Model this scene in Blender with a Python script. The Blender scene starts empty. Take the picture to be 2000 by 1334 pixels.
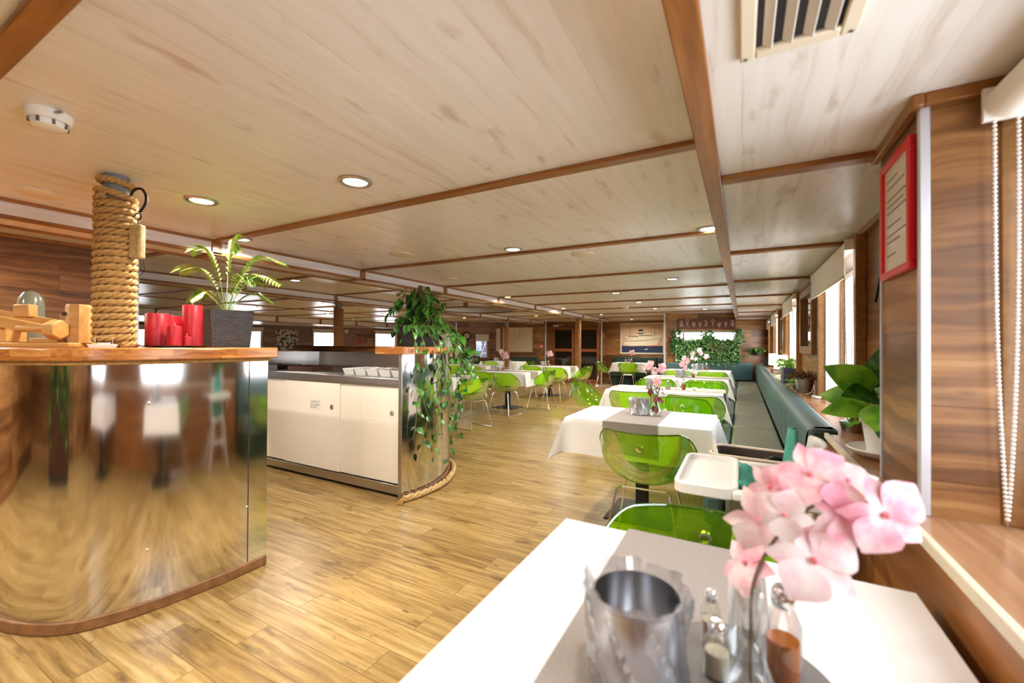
import bpy, math, random
from mathutils import Vector, Matrix, Euler
random.seed(7)
PI = math.pi
sc = bpy.context.scene
COL = sc.collection

# ------------------------------------------------------------------ materials
def new_mat(name):
    m = bpy.data.materials.new(name); m.use_nodes = True
    nt = m.node_tree
    return m, nt, nt.nodes, nt.links, nt.nodes['Principled BSDF']

def lin(c):
    return tuple((x / 12.92 if x <= .04045 else ((x + .055) / 1.055) ** 2.4) for x in c)

def S(r, g, b):                                   # sRGB 0-255 to linear rgba
    return lin((r / 255, g / 255, b / 255)) + (1,)

def mat(name, col, rough=.5, metal=0, bump=0, bscale=200, var=0, vscale=8, emit=None, estr=1, spec=.5, coat=0, sheen=0, stretch=None):
    m, nt, N, L, b = new_mat(name)
    b.inputs['Base Color'].default_value = col
    b.inputs['Roughness'].default_value = rough
    b.inputs['Metallic'].default_value = metal
    b.inputs['Specular IOR Level'].default_value = spec
    b.inputs['Coat Weight'].default_value = coat
    b.inputs['Sheen Weight'].default_value = sheen
    tc = N.new('ShaderNodeTexCoord')
    src = tc.outputs['Object']
    if stretch:
        mp = N.new('ShaderNodeMapping'); mp.inputs['Scale'].default_value = stretch
        L.new(src, mp.inputs[0]); src = mp.outputs[0]
    if var:
        n = N.new('ShaderNodeTexNoise'); n.inputs['Scale'].default_value = vscale; n.inputs['Detail'].default_value = 5
        L.new(src, n.inputs[0])
        r = N.new('ShaderNodeMapRange'); r.inputs[1].default_value = .3; r.inputs[2].default_value = .7
        r.inputs[3].default_value = 1 - var; r.inputs[4].default_value = 1 + var
        L.new(n.outputs[0], r.inputs[0])
        mx = N.new('ShaderNodeVectorMath'); mx.operation = 'SCALE'
        mx.inputs[0].default_value = col[:3]; L.new(r.outputs[0], mx.inputs['Scale'])
        L.new(mx.outputs[0], b.inputs['Base Color'])
    if bump:
        n = N.new('ShaderNodeTexNoise'); n.inputs['Scale'].default_value = bscale; n.inputs['Detail'].default_value = 3
        L.new(src, n.inputs[0])
        bp = N.new('ShaderNodeBump'); bp.inputs['Strength'].default_value = bump; bp.inputs['Distance'].default_value = .005
        L.new(n.outputs[0], bp.inputs['Height']); L.new(bp.outputs[0], b.inputs['Normal'])
    if emit:
        b.inputs['Emission Color'].default_value = emit; b.inputs['Emission Strength'].default_value = estr
    return m

def planks(name, ramp, along='u', length=1.2, width=.15, seam=.5, rough=.35, gs=(1.6, 26), tint=.25, knots=.5, knotcol=None, speck=0, seamw=.0025, detail=6, spec=.4, coord='UV', warp=.12):
    m, nt, N, L, b = new_mat(name)
    tc = N.new('ShaderNodeTexCoord')
    sp = N.new('ShaderNodeSeparateXYZ'); L.new(tc.outputs[coord], sp.inputs[0])
    cb = N.new('ShaderNodeCombineXYZ')
    a, c = ('X', 'Y') if along == 'u' else ('Y', 'X')
    L.new(sp.outputs[a], cb.inputs['X']); L.new(sp.outputs[c], cb.inputs['Y'])
    if coord != 'UV':
        L.new(sp.outputs['Z'], cb.inputs['Z'])
    br = N.new('ShaderNodeTexBrick')
    br.inputs['Color1'].default_value = (0, 0, 0, 1); br.inputs['Color2'].default_value = (1, 1, 1, 1); br.inputs['Mortar'].default_value = (.5, .5, .5, 1)
    br.inputs['Scale'].default_value = 1; br.inputs['Mortar Size'].default_value = seamw; br.inputs['Mortar Smooth'].default_value = .3
    br.inputs['Brick Width'].default_value = length; br.inputs['Row Height'].default_value = width
    br.offset = .37; br.offset_frequency = 2
    L.new(cb.outputs[0], br.inputs['Vector'])
    # per plank shift of the grain
    sh = N.new('ShaderNodeVectorMath'); sh.operation = 'MULTIPLY_ADD'
    sh.inputs[1].default_value = (37, 11, 5)
    L.new(br.outputs['Color'], sh.inputs[0]); L.new(cb.outputs[0], sh.inputs[2])
    wn = N.new('ShaderNodeTexNoise'); wn.inputs['Scale'].default_value = 2.2; wn.inputs['Detail'].default_value = 2
    L.new(sh.outputs[0], wn.inputs[0])
    wv = N.new('ShaderNodeVectorMath'); wv.operation = 'MULTIPLY_ADD'; wv.inputs[1].default_value = (0, warp, 0)
    L.new(wn.outputs['Color'], wv.inputs[0]); L.new(sh.outputs[0], wv.inputs[2])
    mp = N.new('ShaderNodeMapping'); mp.inputs['Scale'].default_value = (gs[0], gs[1], gs[1]); L.new(wv.outputs[0], mp.inputs[0])
    n = N.new('ShaderNodeTexNoise'); n.inputs['Scale'].default_value = 1; n.inputs['Detail'].default_value = detail; n.inputs['Roughness'].default_value = .62
    L.new(mp.outputs[0], n.inputs[0])
    # tone = grain + plank tint
    t = N.new('ShaderNodeMath'); t.operation = 'MULTIPLY_ADD'; t.inputs[1].default_value = tint
    sb = N.new('ShaderNodeSeparateColor'); L.new(br.outputs['Color'], sb.inputs[0])
    off = N.new('ShaderNodeMath'); off.operation = 'SUBTRACT'; off.inputs[1].default_value = .5; L.new(sb.outputs[0], off.inputs[0])
    L.new(off.outputs[0], t.inputs[0]); L.new(n.outputs[0], t.inputs[2])
    cr = N.new('ShaderNodeValToRGB')
    el = cr.color_ramp.elements
    el[0].position, el[0].color = ramp[0]; el[1].position, el[1].color = ramp[-1]
    for p, cc in ramp[1:-1]:
        e = el.new(p); e.color = cc
    L.new(t.outputs[0], cr.inputs[0])
    out = cr.outputs[0]
    if knots:
        mk = N.new('ShaderNodeMapping'); mk.inputs['Scale'].default_value = (3, 9, 9); L.new(sh.outputs[0], mk.inputs[0])
        k = N.new('ShaderNodeTexNoise'); k.inputs['Scale'].default_value = 1.3; k.inputs['Detail'].default_value = 4; L.new(mk.outputs[0], k.inputs[0])
        kr = N.new('ShaderNodeMapRange'); kr.inputs[1].default_value = .6; kr.inputs[2].default_value = .74; kr.inputs[3].default_value = 0; kr.inputs[4].default_value = knots
        L.new(k.outputs[0], kr.inputs[0])
        mx = N.new('ShaderNodeMix'); mx.data_type = 'RGBA'
        L.new(kr.outputs[0], mx.inputs['Factor']); L.new(out, mx.inputs[6]); mx.inputs[7].default_value = knotcol or ramp[0][1]
        out = mx.outputs[2]
    if speck:
        mk2 = N.new('ShaderNodeMapping'); mk2.inputs['Scale'].default_value = (11, 30, 30); L.new(sh.outputs[0], mk2.inputs[0])
        k2 = N.new('ShaderNodeTexNoise'); k2.inputs['Scale'].default_value = 1; k2.inputs['Detail'].default_value = 3; L.new(mk2.outputs[0], k2.inputs[0])
        kr2 = N.new('ShaderNodeMapRange'); kr2.inputs[1].default_value = .66; kr2.inputs[2].default_value = .76; kr2.inputs[3].default_value = 0; kr2.inputs[4].default_value = speck
        L.new(k2.outputs[0], kr2.inputs[0])
        mx2 = N.new('ShaderNodeMix'); mx2.data_type = 'RGBA'; L.new(kr2.outputs[0], mx2.inputs['Factor']); L.new(out, mx2.inputs[6]); mx2.inputs[7].default_value = knotcol or ramp[0][1]; out = mx2.outputs[2]
    ms = N.new('ShaderNodeMix'); ms.data_type = 'RGBA'; ms.blend_type = 'MULTIPLY'
    sf = N.new('ShaderNodeMath'); sf.operation = 'MULTIPLY'; sf.inputs[1].default_value = seam; L.new(br.outputs['Fac'], sf.inputs[0])
    L.new(sf.outputs[0], ms.inputs['Factor']); L.new(out, ms.inputs[6]); ms.inputs[7].default_value = (.25, .17, .1, 1)
    L.new(ms.outputs[2], b.inputs['Base Color'])
    b.inputs['Roughness'].default_value = rough; b.inputs['Specular IOR Level'].default_value = spec
    return m

def grain(name, c1, c2, rough=.4, scale=(3, 3, 30), spec=.4, axis=None):
    return planks(name, [(.25, c1), (.75, c2)], along='u', length=50, width=50, seam=0, rough=rough, gs=(scale[0], scale[2]), tint=0, knots=0, spec=spec, coord='Object', warp=.03)

def clear(name, tint, gloss=.1, rough=.03, diff=None, dfac=.0, edge=1.0):
    """thin see-through sheet: tinted transparency + fresnel gloss (+ a little colour of its own)"""
    m, nt, N, L, b = new_mat(name)
    out = N['Material Output']; N.remove(b)
    tr = N.new('ShaderNodeBsdfTransparent'); tr.inputs[0].default_value = tint
    gl = N.new('ShaderNodeBsdfGlossy'); gl.inputs[0].default_value = (1, 1, 1, 1); gl.inputs['Roughness'].default_value = rough
    lw = N.new('ShaderNodeLayerWeight'); lw.inputs[0].default_value = .35
    ma = N.new('ShaderNodeMath'); ma.operation = 'MULTIPLY_ADD'; ma.inputs[1].default_value = .5 * edge; ma.inputs[2].default_value = gloss
    L.new(lw.outputs['Fresnel'], ma.inputs[0])
    src = tr.outputs[0]
    if dfac:
        d = N.new('ShaderNodeBsdfDiffuse'); d.inputs[0].default_value = diff
        t2 = N.new('ShaderNodeBsdfTranslucent'); t2.inputs[0].default_value = diff
        a = N.new('ShaderNodeMixShader'); a.inputs[0].default_value = .5; L.new(d.outputs[0], a.inputs[1]); L.new(t2.outputs[0], a.inputs[2])
        x = N.new('ShaderNodeMixShader'); x.inputs[0].default_value = dfac; L.new(src, x.inputs[1]); L.new(a.outputs[0], x.inputs[2]); src = x.outputs[0]
    mx = N.new('ShaderNodeMixShader'); L.new(ma.outputs[0], mx.inputs[0]); L.new(src, mx.inputs[1]); L.new(gl.outputs[0], mx.inputs[2])
    L.new(mx.outputs[0], out.inputs[0])
    return m

def leafmat(name, c1, c2, scale=14, rough=.35):
    m, nt, N, L, b = new_mat(name)
    tc = N.new('ShaderNodeTexCoord')
    n = N.new('ShaderNodeTexNoise'); n.inputs['Scale'].default_value = scale; n.inputs['Detail'].default_value = 3
    L.new(tc.outputs['Object'], n.inputs[0])
    cr = N.new('ShaderNodeValToRGB'); cr.color_ramp.elements[0].position = .38; cr.color_ramp.elements[0].color = c1
    cr.color_ramp.elements[1].position = .62; cr.color_ramp.elements[1].color = c2
    L.new(n.outputs[0], cr.inputs[0]); L.new(cr.outputs[0], b.inputs['Base Color'])
    b.inputs['Roughness'].default_value = rough
    b.inputs['Subsurface Weight'].default_value = 0
    return m

def weave(name, c1, c2, sx=90, sy=90, rough=.5):
    m, nt, N, L, b = new_mat(name)
    tc = N.new('ShaderNodeTexCoord')
    br = N.new('ShaderNodeTexBrick'); br.inputs['Scale'].default_value = 1
    br.inputs['Brick Width'].default_value = 1 / sx * 2; br.inputs['Row Height'].default_value = 1 / sy; br.inputs['Mortar Size'].default_value = .0018
    br.inputs['Color1'].default_value = c1; br.inputs['Color2'].default_value = c2; br.inputs['Mortar'].default_value = (c1[0] * .15, c1[1] * .15, c1[2] * .15, 1)
    L.new(tc.outputs['UV'], br.inputs['Vector'])
    L.new(br.outputs['Color'], b.inputs['Base Color'])
    bp = N.new('ShaderNodeBump'); bp.inputs['Strength'].default_value = .8; bp.inputs['Distance'].default_value = .006; bp.invert = True
    L.new(br.outputs['Fac'], bp.inputs['Height']); L.new(bp.outputs[0], b.inputs['Normal'])
    b.inputs['Roughness'].default_value = rough
    return m

M = {}
M['floor'] = planks('oak_floor', [(.22, S(84, 62, 30)), (.40, S(132, 104, 58)), (.55, S(157, 128, 77)), (.78, S(184, 158, 108))], 'u', .95, .148, .5, .33, (2.2, 38), .16, .8, S(84, 60, 30), speck=.75, detail=9, warp=.05)
M['ceil'] = planks('pale_wood_ceiling', [(.25, S(210, 200, 188)), (.42, S(231, 227, 221)), (.75, S(239, 237, 234))], 'v', 2.6, .2, .12, .3, (1.3, 20), .1, .5, S(168, 142, 112), seamw=.0015, warp=.06)
M['fascia'] = planks('white_beam_laminate', [(.25, S(205, 196, 190)), (.5, S(228, 222, 218)), (.75, S(238, 234, 232))], 'u', 3, .3, 0, .35, (2, 22), .05, .35, S(170, 155, 145))
M['wall'] = planks('walnut_wall_planks', [(.25, S(78, 48, 24)), (.42, S(116, 76, 40)), (.58, S(150, 104, 60)), (.8, S(184, 138, 88))], 'u', 1.25, .19, .35, .35, (1.3, 24), .3, .6, S(72, 42, 22))
M['wainscot'] = planks('walnut_wainscot', [(.25, S(92, 52, 24)), (.45, S(138, 86, 44)), (.62, S(168, 112, 62)), (.8, S(190, 138, 84))], 'u', 3, .6, .2, .3, (1.1, 12), .15, .4, S(80, 46, 22))
M['ledge'] = planks('ledge_wood_glare', [(.25, S(136, 92, 60)), (.45, S(172, 128, 92)), (.62, S(196, 152, 116)), (.8, S(210, 172, 138))], 'v', 2.4, .3, .15, .22, (1.1, 14), .1, .4, S(110, 70, 42), spec=.7)  # base lightened to paint in the daylight glare on the ledge
M['trim'] = planks('brown_trim_wood', [(.25, S(108, 62, 24)), (.5, S(142, 90, 40)), (.8, S(168, 114, 58))], 'u', 30, 3, 0, .32, (3, 40), 0, 0)
M['trim2'] = grain('window_frame_wood', S(112, 74, 36), S(158, 112, 60), .35)
M['teak'] = planks('bar_top_teak', [(.25, S(132, 78, 34)), (.5, S(172, 110, 54)), (.8, S(198, 140, 78))], 'u', .6, .035, .25, .22, (3, 40), .35, 0, coord='UV')
M['pale_wood'] = grain('pale_pine', S(164, 118, 58), S(204, 156, 90), .5)
M['dark_wood'] = grain('dark_stained_wood', S(48, 26, 14), S(80, 46, 26), .4)
M['frame_wood'] = grain('picture_frame_oak', S(140, 90, 44), S(184, 130, 74), .4)
M['door_wood'] = grain('door_mahogany', S(116, 62, 28), S(158, 92, 46), .35)
M['rope'] = mat('manila_rope', S(190, 146, 84), .85, bump=.8, bscale=420, var=.22, vscale=60)
M['rope_dark'] = mat('weathered_rope', S(150, 104, 58), .85, bump=.8, bscale=420, var=.25, vscale=60)
M['sisal'] = mat('sisal_bristle', S(206, 174, 120), .9, bump=1, bscale=300, var=.2, vscale=80)
M['steel'] = mat('polished_steel', (.72, .71, .71, 1), .09, 1, bump=.05, bscale=6, stretch=(1, 1, .12))
M['brushed'] = mat('brushed_steel', (.5, .48, .45, 1), .3, 1, bump=.08, bscale=90, stretch=(.06, .06, 1))
M['chrome'] = mat('chrome', (.9, .9, .9, 1), .16, 1)
M['iron'] = mat('black_iron', S(38, 32, 28), .4, .6)
M['post_paint'] = mat('grey_post_paint', S(120, 122, 126), .45)
M['kick'] = mat('worn_brown_kick', S(132, 92, 58), .5, var=.3, vscale=20)
M['door_white'] = mat('cream_laminate', S(236, 226, 208), .45)
M['white'] = mat('white_plastic', S(238, 236, 230), .35)
M['offwhite'] = mat('offwhite_plastic', S(226, 214, 190), .4)
M['white_metal'] = mat('white_enamel', S(232, 228, 222), .35)
M['grey_seam'] = mat('silver_trim', S(206, 208, 216), .3, .3)
M['cloth'] = mat('white_tablecloth', S(242, 241, 240), .85, bump=.12, bscale=60, sheen=.2)
M['runner'] = mat('grey_linen_runner', S(158, 148, 142), .9, bump=.5, bscale=700, var=.1, vscale=300)
M['runner_beige'] = mat('beige_linen_runner', S(178, 166, 150), .9, bump=.5, bscale=700, var=.1, vscale=300)
M['black'] = mat('black_powdercoat', S(34, 32, 32), .55, bump=.2, bscale=500)
M['leather'] = mat('teal_leather', S(64, 92, 92), .42, bump=.25, bscale=350, var=.12, vscale=4)
M['leather_seat'] = mat('grey_green_leather', S(104, 106, 88), .4, bump=.25, bscale=350, var=.1, vscale=4)
M['leather_dark'] = mat('dark_green_leather', S(40, 62, 52), .42, bump=.25, bscale=350)
M['red'] = mat('red_wax', S(176, 18, 34), .4, var=.12, vscale=30)
M['wick'] = mat('wick', S(225, 210, 180), .8)
M['wicker'] = weave('black_wicker', S(46, 42, 42), S(66, 60, 58), 60, 90)
M['wicker_blue'] = weave('blue_grey_wicker', S(58, 68, 96), S(84, 96, 128), 50, 60)
M['soil'] = mat('soil', S(54, 38, 26), .95, bump=1, bscale=120)
M['leaf'] = leafmat('pothos_leaf', S(26, 76, 20), S(72, 128, 36), 22)
M['leaf_dark'] = leafmat('dark_leaf', S(16, 56, 20), S(44, 104, 34), 22)
M['leaf_bright'] = leafmat('bright_leaf', S(80, 144, 26), S(136, 190, 50), 16)
M['leaf_palm'] = leafmat('palm_leaf', S(92, 142, 30), S(196, 206, 110), 18)
M['leaf_wall'] = leafmat('hedge_leaf', S(24, 78, 36), S(128, 172, 92), 26)
M['leaf_red'] = leafmat('heather', S(96, 84, 30), S(124, 74, 54), 40)
M['stem'] = mat('green_stem', S(104, 116, 52), .6)
M['stem_brown'] = mat('brown_stem', S(92, 74, 52), .7)
M['petal'] = leafmat('pink_petal', S(238, 160, 182), S(250, 222, 226), 30, .6)
M['petal_pale'] = leafmat('pale_petal', S(244, 206, 214), S(252, 238, 238), 30, .6)
M['petal_core'] = mat('flower_core', S(232, 130, 140), .6)
M['green'] = clear('green_acrylic', S(184, 232, 40), .05, .05, S(140, 215, 10), .24)
M['glass'] = clear('clear_glass', (.93, .95, .95, 1), .06, .02)
M['film'] = clear('plastic_film', (.93, .93, .95, 1), .1, .12, (.9, .9, .95, 1), .1)
M['pane'] = clear('window_pane', (.96, .97, .98, 1), .02, .01)
M['pane_dark'] = mat('dark_door_glass', S(34, 28, 22), .05, spec=.8)
M['mirror_dark'] = mat('framed_glass', S(70, 52, 40), .04, spec=1, coat=1)
M['oil'] = mat('amber_oil', S(176, 96, 30), .2)
M['blind'] = mat('cream_blind', S(238, 232, 218), .8, bump=.1, bscale=500)
M['curtain'] = mat('white_jamb_board', S(232, 226, 218), .6, var=.03, vscale=6, stretch=(30, 30, .5))
M['lamp_on'] = mat('lit_diffuser', S(255, 244, 224), .5, emit=(1, .9, .74, 1), estr=14)
M['shade'] = mat('lit_lampshade', S(255, 246, 226), .8, emit=(1, .88, .68, 1), estr=2.2)
M['red_frame'] = mat('red_plastic_frame', S(214, 24, 34), .3)
M['paper'] = mat('paper', S(226, 220, 208), .5, var=.04, vscale=14, coat=.5)
M['ink'] = mat('grey_ink', S(96, 92, 88), .7)
M['ink_dark'] = mat('dark_ink', S(38, 34, 34), .7)
M['teal'] = mat('teal_cushion', S(58, 152, 134), .6, var=.25, vscale=14)
M['fabric_dark'] = mat('grey_brown_fabric', S(92, 82, 74), .9, bump=.5, bscale=500)
M['fabric_grey'] = mat('light_grey_fabric', S(156, 150, 144), .9, bump=.5, bscale=500)
M['cream_edge'] = mat('cream_binding', S(220, 204, 182), .7)
M['navy'] = mat('sea_paint', S(34, 48, 84), .5, var=.35, vscale=30)
M['sky_paint'] = mat('sky_paint', S(216, 178, 142), .6, var=.12, vscale=14)
M['hull_paint'] = mat('hull_paint', S(232, 218, 188), .6)
M['orange_paint'] = mat('orange_paint', S(206, 110, 60), .6)
M['plaque'] = mat('copper_plaque', S(150, 76, 44), .4, .3, var=.3, vscale=60)
M['knot_board'] = mat('dark_brown_board', S(92, 44, 24), .5, var=.12, vscale=30)
M['knot_rope'] = mat('cream_cord', S(222, 190, 140), .8)
M['clock_face'] = mat('cream_clock_face', S(216, 196, 150), .5)
M['gold_glow'] = mat('gold_dome_glow', S(214, 178, 110), .12, .85)  # gold tint stands for the warm light inside the dome
M['grey_dome'] = mat('grey_glass_dome', S(110, 112, 96), .2)
M['tray_grey'] = mat('slate_tray', S(120, 116, 116), .4)
M['cup'] = mat('steel_cup_metal', (.74, .74, .76, 1), .2, 1)
M['silver_plate'] = mat('silver_plate', (.6, .56, .5, 1), .2, 1)
M['galv'] = mat('galvanised_zinc', (.4, .39, .37, 1), .35, 1, var=.15, vscale=20)

def chartmat(name, base, line, scale=3.0, freq=16, width=.12):
    m, nt, N, L, b = new_mat(name)
    tc = N.new('ShaderNodeTexCoord')
    n = N.new('ShaderNodeTexNoise'); n.inputs['Scale'].default_value = scale; n.inputs['Detail'].default_value = 4
    L.new(tc.outputs['Object'], n.inputs[0])
    a = N.new('ShaderNodeMath'); a.operation = 'MULTIPLY'; a.inputs[1].default_value = freq; L.new(n.outputs[0], a.inputs[0])
    f = N.new('ShaderNodeMath'); f.operation = 'FRACT'; L.new(a.outputs[0], f.inputs[0])
    g = N.new('ShaderNodeMath'); g.operation = 'LESS_THAN'; g.inputs[1].default_value = width; L.new(f.outputs[0], g.inputs[0])
    mx = N.new('ShaderNodeMix'); mx.data_type = 'RGBA'; mx.inputs[6].default_value = base; mx.inputs[7].default_value = line
    L.new(g.outputs[0], mx.inputs['Factor']); L.new(mx.outputs[2], b.inputs['Base Color']); b.inputs['Roughness'].default_value = .5
    return m
M['chart'] = chartmat('sea_chart_lines', S(226, 206, 166), S(150, 128, 96), 5, 9, .1)
M['bwphoto'] = chartmat('town_photo', S(206, 198, 186), S(58, 54, 52), 9, 3, .45)

# ------------------------------------------------------------------ mesh builder
class MB:
    def __init__(s): s.v = []; s.f = []; s.uv = {}
    def add(s, vs, fs, T=None):
        o = len(s.v)
        for p in vs:
            p = Vector(p); s.v.append(tuple(T @ p if T else p))
        for f in fs: s.f.append(tuple(i + o for i in f))
        return s
    def box(s, x0, x1, y0, y1, z0, z1, T=None):
        vs = [(x, y, z) for z in (z0, z1) for y in (y0, y1) for x in (x0, x1)]
        return s.add(vs, [(0, 2, 3, 1), (4, 5, 7, 6), (0, 1, 5, 4), (2, 6, 7, 3), (0, 4, 6, 2), (1, 3, 7, 5)], T)
    def bar(s, p0, p1, w, h, up=(0, 0, 1)):
        p0, p1 = Vector(p0), Vector(p1); d = (p1 - p0); Lh = d.length; d.normalize(); u = Vector(up)
        sd = d.cross(u); sd.normalize(); u = sd.cross(d)
        R = Matrix((sd, d, u)).transposed().to_4x4(); R.translation = p0
        return s.box(-w / 2, w / 2, 0, Lh, -h / 2, h / 2, R)
    def lathe(s, prof, n=32, T=None, sx=1, sy=1, closed=False):
        vs = []; fs = []
        for r, z in prof:
            for i in range(n):
                a = 2 * PI * i / n; vs.append((r * math.cos(a) * sx, r * math.sin(a) * sy, z))
        m = len(prof)
        for j in range(m - 1 + (1 if closed else 0)):
            j2 = (j + 1) % m
            for i in range(n):
                i2 = (i + 1) % n
                fs.append((j * n + i, j * n + i2, j2 * n + i2, j2 * n + i))
        if not closed:
            if prof[0][0] > 1e-6: fs.append(tuple(reversed(range(n))))
            if prof[-1][0] > 1e-6: fs.append(tuple((m - 1) * n + i for i in range(n)))
        return s.add(vs, fs, T)
    def lathe_open(s, prof, n=32, T=None):
        vs = []; fs = []
        for r, z in prof:
            for i in range(n):
                a = 2 * PI * i / n; vs.append((r * math.cos(a), r * math.sin(a), z))
        for j in range(len(prof) - 1):
            for i in range(n):
                i2 = (i + 1) % n
                fs.append((j * n + i, j * n + i2, (j + 1) * n + i2, (j + 1) * n + i))
        return s.add(vs, fs, T)
    def cyl(s, c, r, h, n=24, T=None, r2=None):
        Tm = Matrix.Translation(c)
        if T: Tm = T @ Tm
        return s.lathe([(r, 0), (r if r2 is None else r2, h)], n, Tm)
    def tube(s, pts, r, n=8, closed=False, T=None, caps=True):
        pts = [Vector(p) for p in pts]; m = len(pts)
        rs = r if isinstance(r, (list, tuple)) else [r] * m
        tang = []
        for i in range(m):
            a = pts[(i - 1) % m] if (i or closed) else pts[0]
            b = pts[(i + 1) % m] if (i < m - 1 or closed) else pts[-1]
            t = b - a; t = t.normalized() if t.length > 1e-9 else Vector((0, 0, 1)); tang.append(t)
        ref = Vector((0, 0, 1)) if abs(tang[0].z) < .9 else Vector((1, 0, 0))
        nrm = tang[0].cross(ref).normalized()
        vs = []; fs = []
        for i in range(m):
            nrm = (nrm - tang[i] * nrm.dot(tang[i]))
            nrm = nrm.normalized() if nrm.length > 1e-6 else tang[i].orthogonal().normalized()
            bn = tang[i].cross(nrm)
            for k in range(n):
                a = 2 * PI * k / n
                vs.append(pts[i] + (nrm * math.cos(a) + bn * math.sin(a)) * rs[i])
        for i in range(m - (0 if closed else 1)):
            i2 = (i + 1) % m
            for k in range(n):
                k2 = (k + 1) % n
                fs.append((i * n + k, i * n + k2, i2 * n + k2, i2 * n + k))
        if caps and not closed:
            fs.append(tuple(reversed(range(n)))); fs.append(tuple((m - 1) * n + k for k in range(n)))
        return s.add(vs, fs, T)
    def prism(s, out, z0, z1, cap=True, T=None):
        n = len(out)
        vs = [(x, y, z0) for x, y in out] + [(x, y, z1) for x, y in out]
        fs = [(i, (i + 1) % n, n + (i + 1) % n, n + i) for i in range(n)]
        if cap: fs += [tuple(reversed(range(n))), tuple(range(n, 2 * n))]
        return s.add(vs, fs, T)
    def strip(s, path, z0, z1, th):
        """thin upright sheet following a plan path, th thick to the left of it"""
        pts = [Vector((x, y, 0)) for x, y in path]; out = []
        for i, p in enumerate(pts):
            a = pts[max(0, i - 1)]; b = pts[min(len(pts) - 1, i + 1)]; t = (b - a).normalized()
            out.append(p + Vector((-t.y, t.x, 0)) * th)
        n = len(pts); vs = []
        for q in (pts, out):
            for z in (z0, z1): vs += [(p.x, p.y, z) for p in q]
        fs = []
        for i in range(n - 1):
            fs += [(i, i + 1, n + i + 1, n + i), (2 * n + i + 1, 2 * n + i, 3 * n + i, 3 * n + i + 1),
                   (n + i, n + i + 1, 3 * n + i + 1, 3 * n + i), (i + 1, i, 2 * n + i, 2 * n + i + 1)]
        fs += [(0, n, 3 * n, 2 * n), (n - 1, 3 * n - 1, 4 * n - 1, 2 * n - 1)]
        return s.add(vs, fs)
    def grid(s, rows, T=None, flip=False):
        m = len(rows); n = len(rows[0]); vs = [p for r in rows for p in r]; fs = []
        for j in range(m - 1):
            for i in range(n - 1):
                f = (j * n + i, j * n + i + 1, (j + 1) * n + i + 1, (j + 1) * n + i)
                fs.append(tuple(reversed(f)) if flip else f)
        return s.add(vs, fs, T)
    def build(s, name, m, parent=None, smooth=35, bevel=0, solid=0, uv=True, sub=0, swap=False):
        me = bpy.data.meshes.new(name); me.from_pydata(s.v, [], s.f); me.validate(); me.update()
        me.materials.append(M[m] if isinstance(m, str) else m)
        if smooth:
            me.polygons.foreach_set('use_smooth', [True] * len(me.polygons))
            me.set_sharp_from_angle(angle=math.radians(smooth))
        if uv:
            ul = me.uv_layers.new(name='UVMap')
            for p in me.polygons:
                n = p.normal
                for li in p.loop_indices:
                    c = me.vertices[me.loops[li].vertex_index].co
                    if abs(n.z) > .7: ul.data[li].uv = (c.y, c.x) if swap else (c.x, c.y)
                    else:
                        if abs(n.y) >= abs(n.x): w = Vector((1, -n.x / (n.y if abs(n.y) > 1e-6 else 1e-6), 0)).normalized()
                        else: w = Vector((-n.y / n.x, 1, 0)).normalized()
                        ul.data[li].uv = (c.dot(w), c.z)
        o = bpy.data.objects.new(name, me); COL.objects.link(o)
        if parent: o.parent = parent
        if bevel:
            b = o.modifiers.new('bevel', 'BEVEL'); b.width = bevel; b.segments = 2; b.limit_method = 'ANGLE'; b.angle_limit = math.radians(40)
        if solid:
            b = o.modifiers.new('solid', 'SOLIDIFY'); b.thickness = solid; b.offset = 0
        if sub:
            b = o.modifiers.new('sub', 'SUBSURF'); b.levels = sub; b.render_levels = sub
        return o

def tag(o, label, cat, group=None):
    o['label'] = label; o['category'] = cat
    if group: o['group'] = group
    return o
def thing(name, label, cat, loc=(0, 0, 0), rz=0, group=None):
    o = bpy.data.objects.new(name, None); o.empty_display_size = .1; COL.objects.link(o)
    o.location = loc; o.rotation_euler = (0, 0, rz)
    return tag(o, label, cat, group)
def struct(name, mb, m, **k):
    o = mb.build(name, m, None, **k); o['kind'] = 'structure'; return o
def dup(root, loc, rz, label, group=None, sc_=None):
    def cp(o, par):
        c = o.copy(); COL.objects.link(c); c.parent = par
        for ch in list(o.children): cp(ch, c)
        return c
    r = cp(root, None); r.location = loc; r.rotation_euler = (0, 0, rz); r['label'] = label
    if group: r['group'] = group
    if sc_: r.scale = sc_
    return r
def smoothpath(pts, sub=8):
    P = [Vector(p) if len(p) == 3 else Vector((p[0], p[1], 0)) for p in pts]; out = []
    for i in range(len(P) - 1):
        p0 = P[max(0, i - 1)]; p1 = P[i]; p2 = P[i + 1]; p3 = P[min(len(P) - 1, i + 2)]
        for k in range(sub):
            t = k / sub
            out.append(.5 * ((2 * p1) + (p2 - p0) * t + (2 * p0 - 5 * p1 + 4 * p2 - p3) * t * t + (3 * p1 - p0 - 3 * p2 + p3) * t ** 3))
    out.append(P[-1]); return out
def offset_plan(path, d):
    out = []
    for i, p in enumerate(path):
        a = path[max(0, i - 1)]; b = path[min(len(path) - 1, i + 1)]
        t = Vector((b[0] - a[0], b[1] - a[1])).normalized()
        out.append((p[0] + t.y * d, p[1] - t.x * d))
    return out
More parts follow.
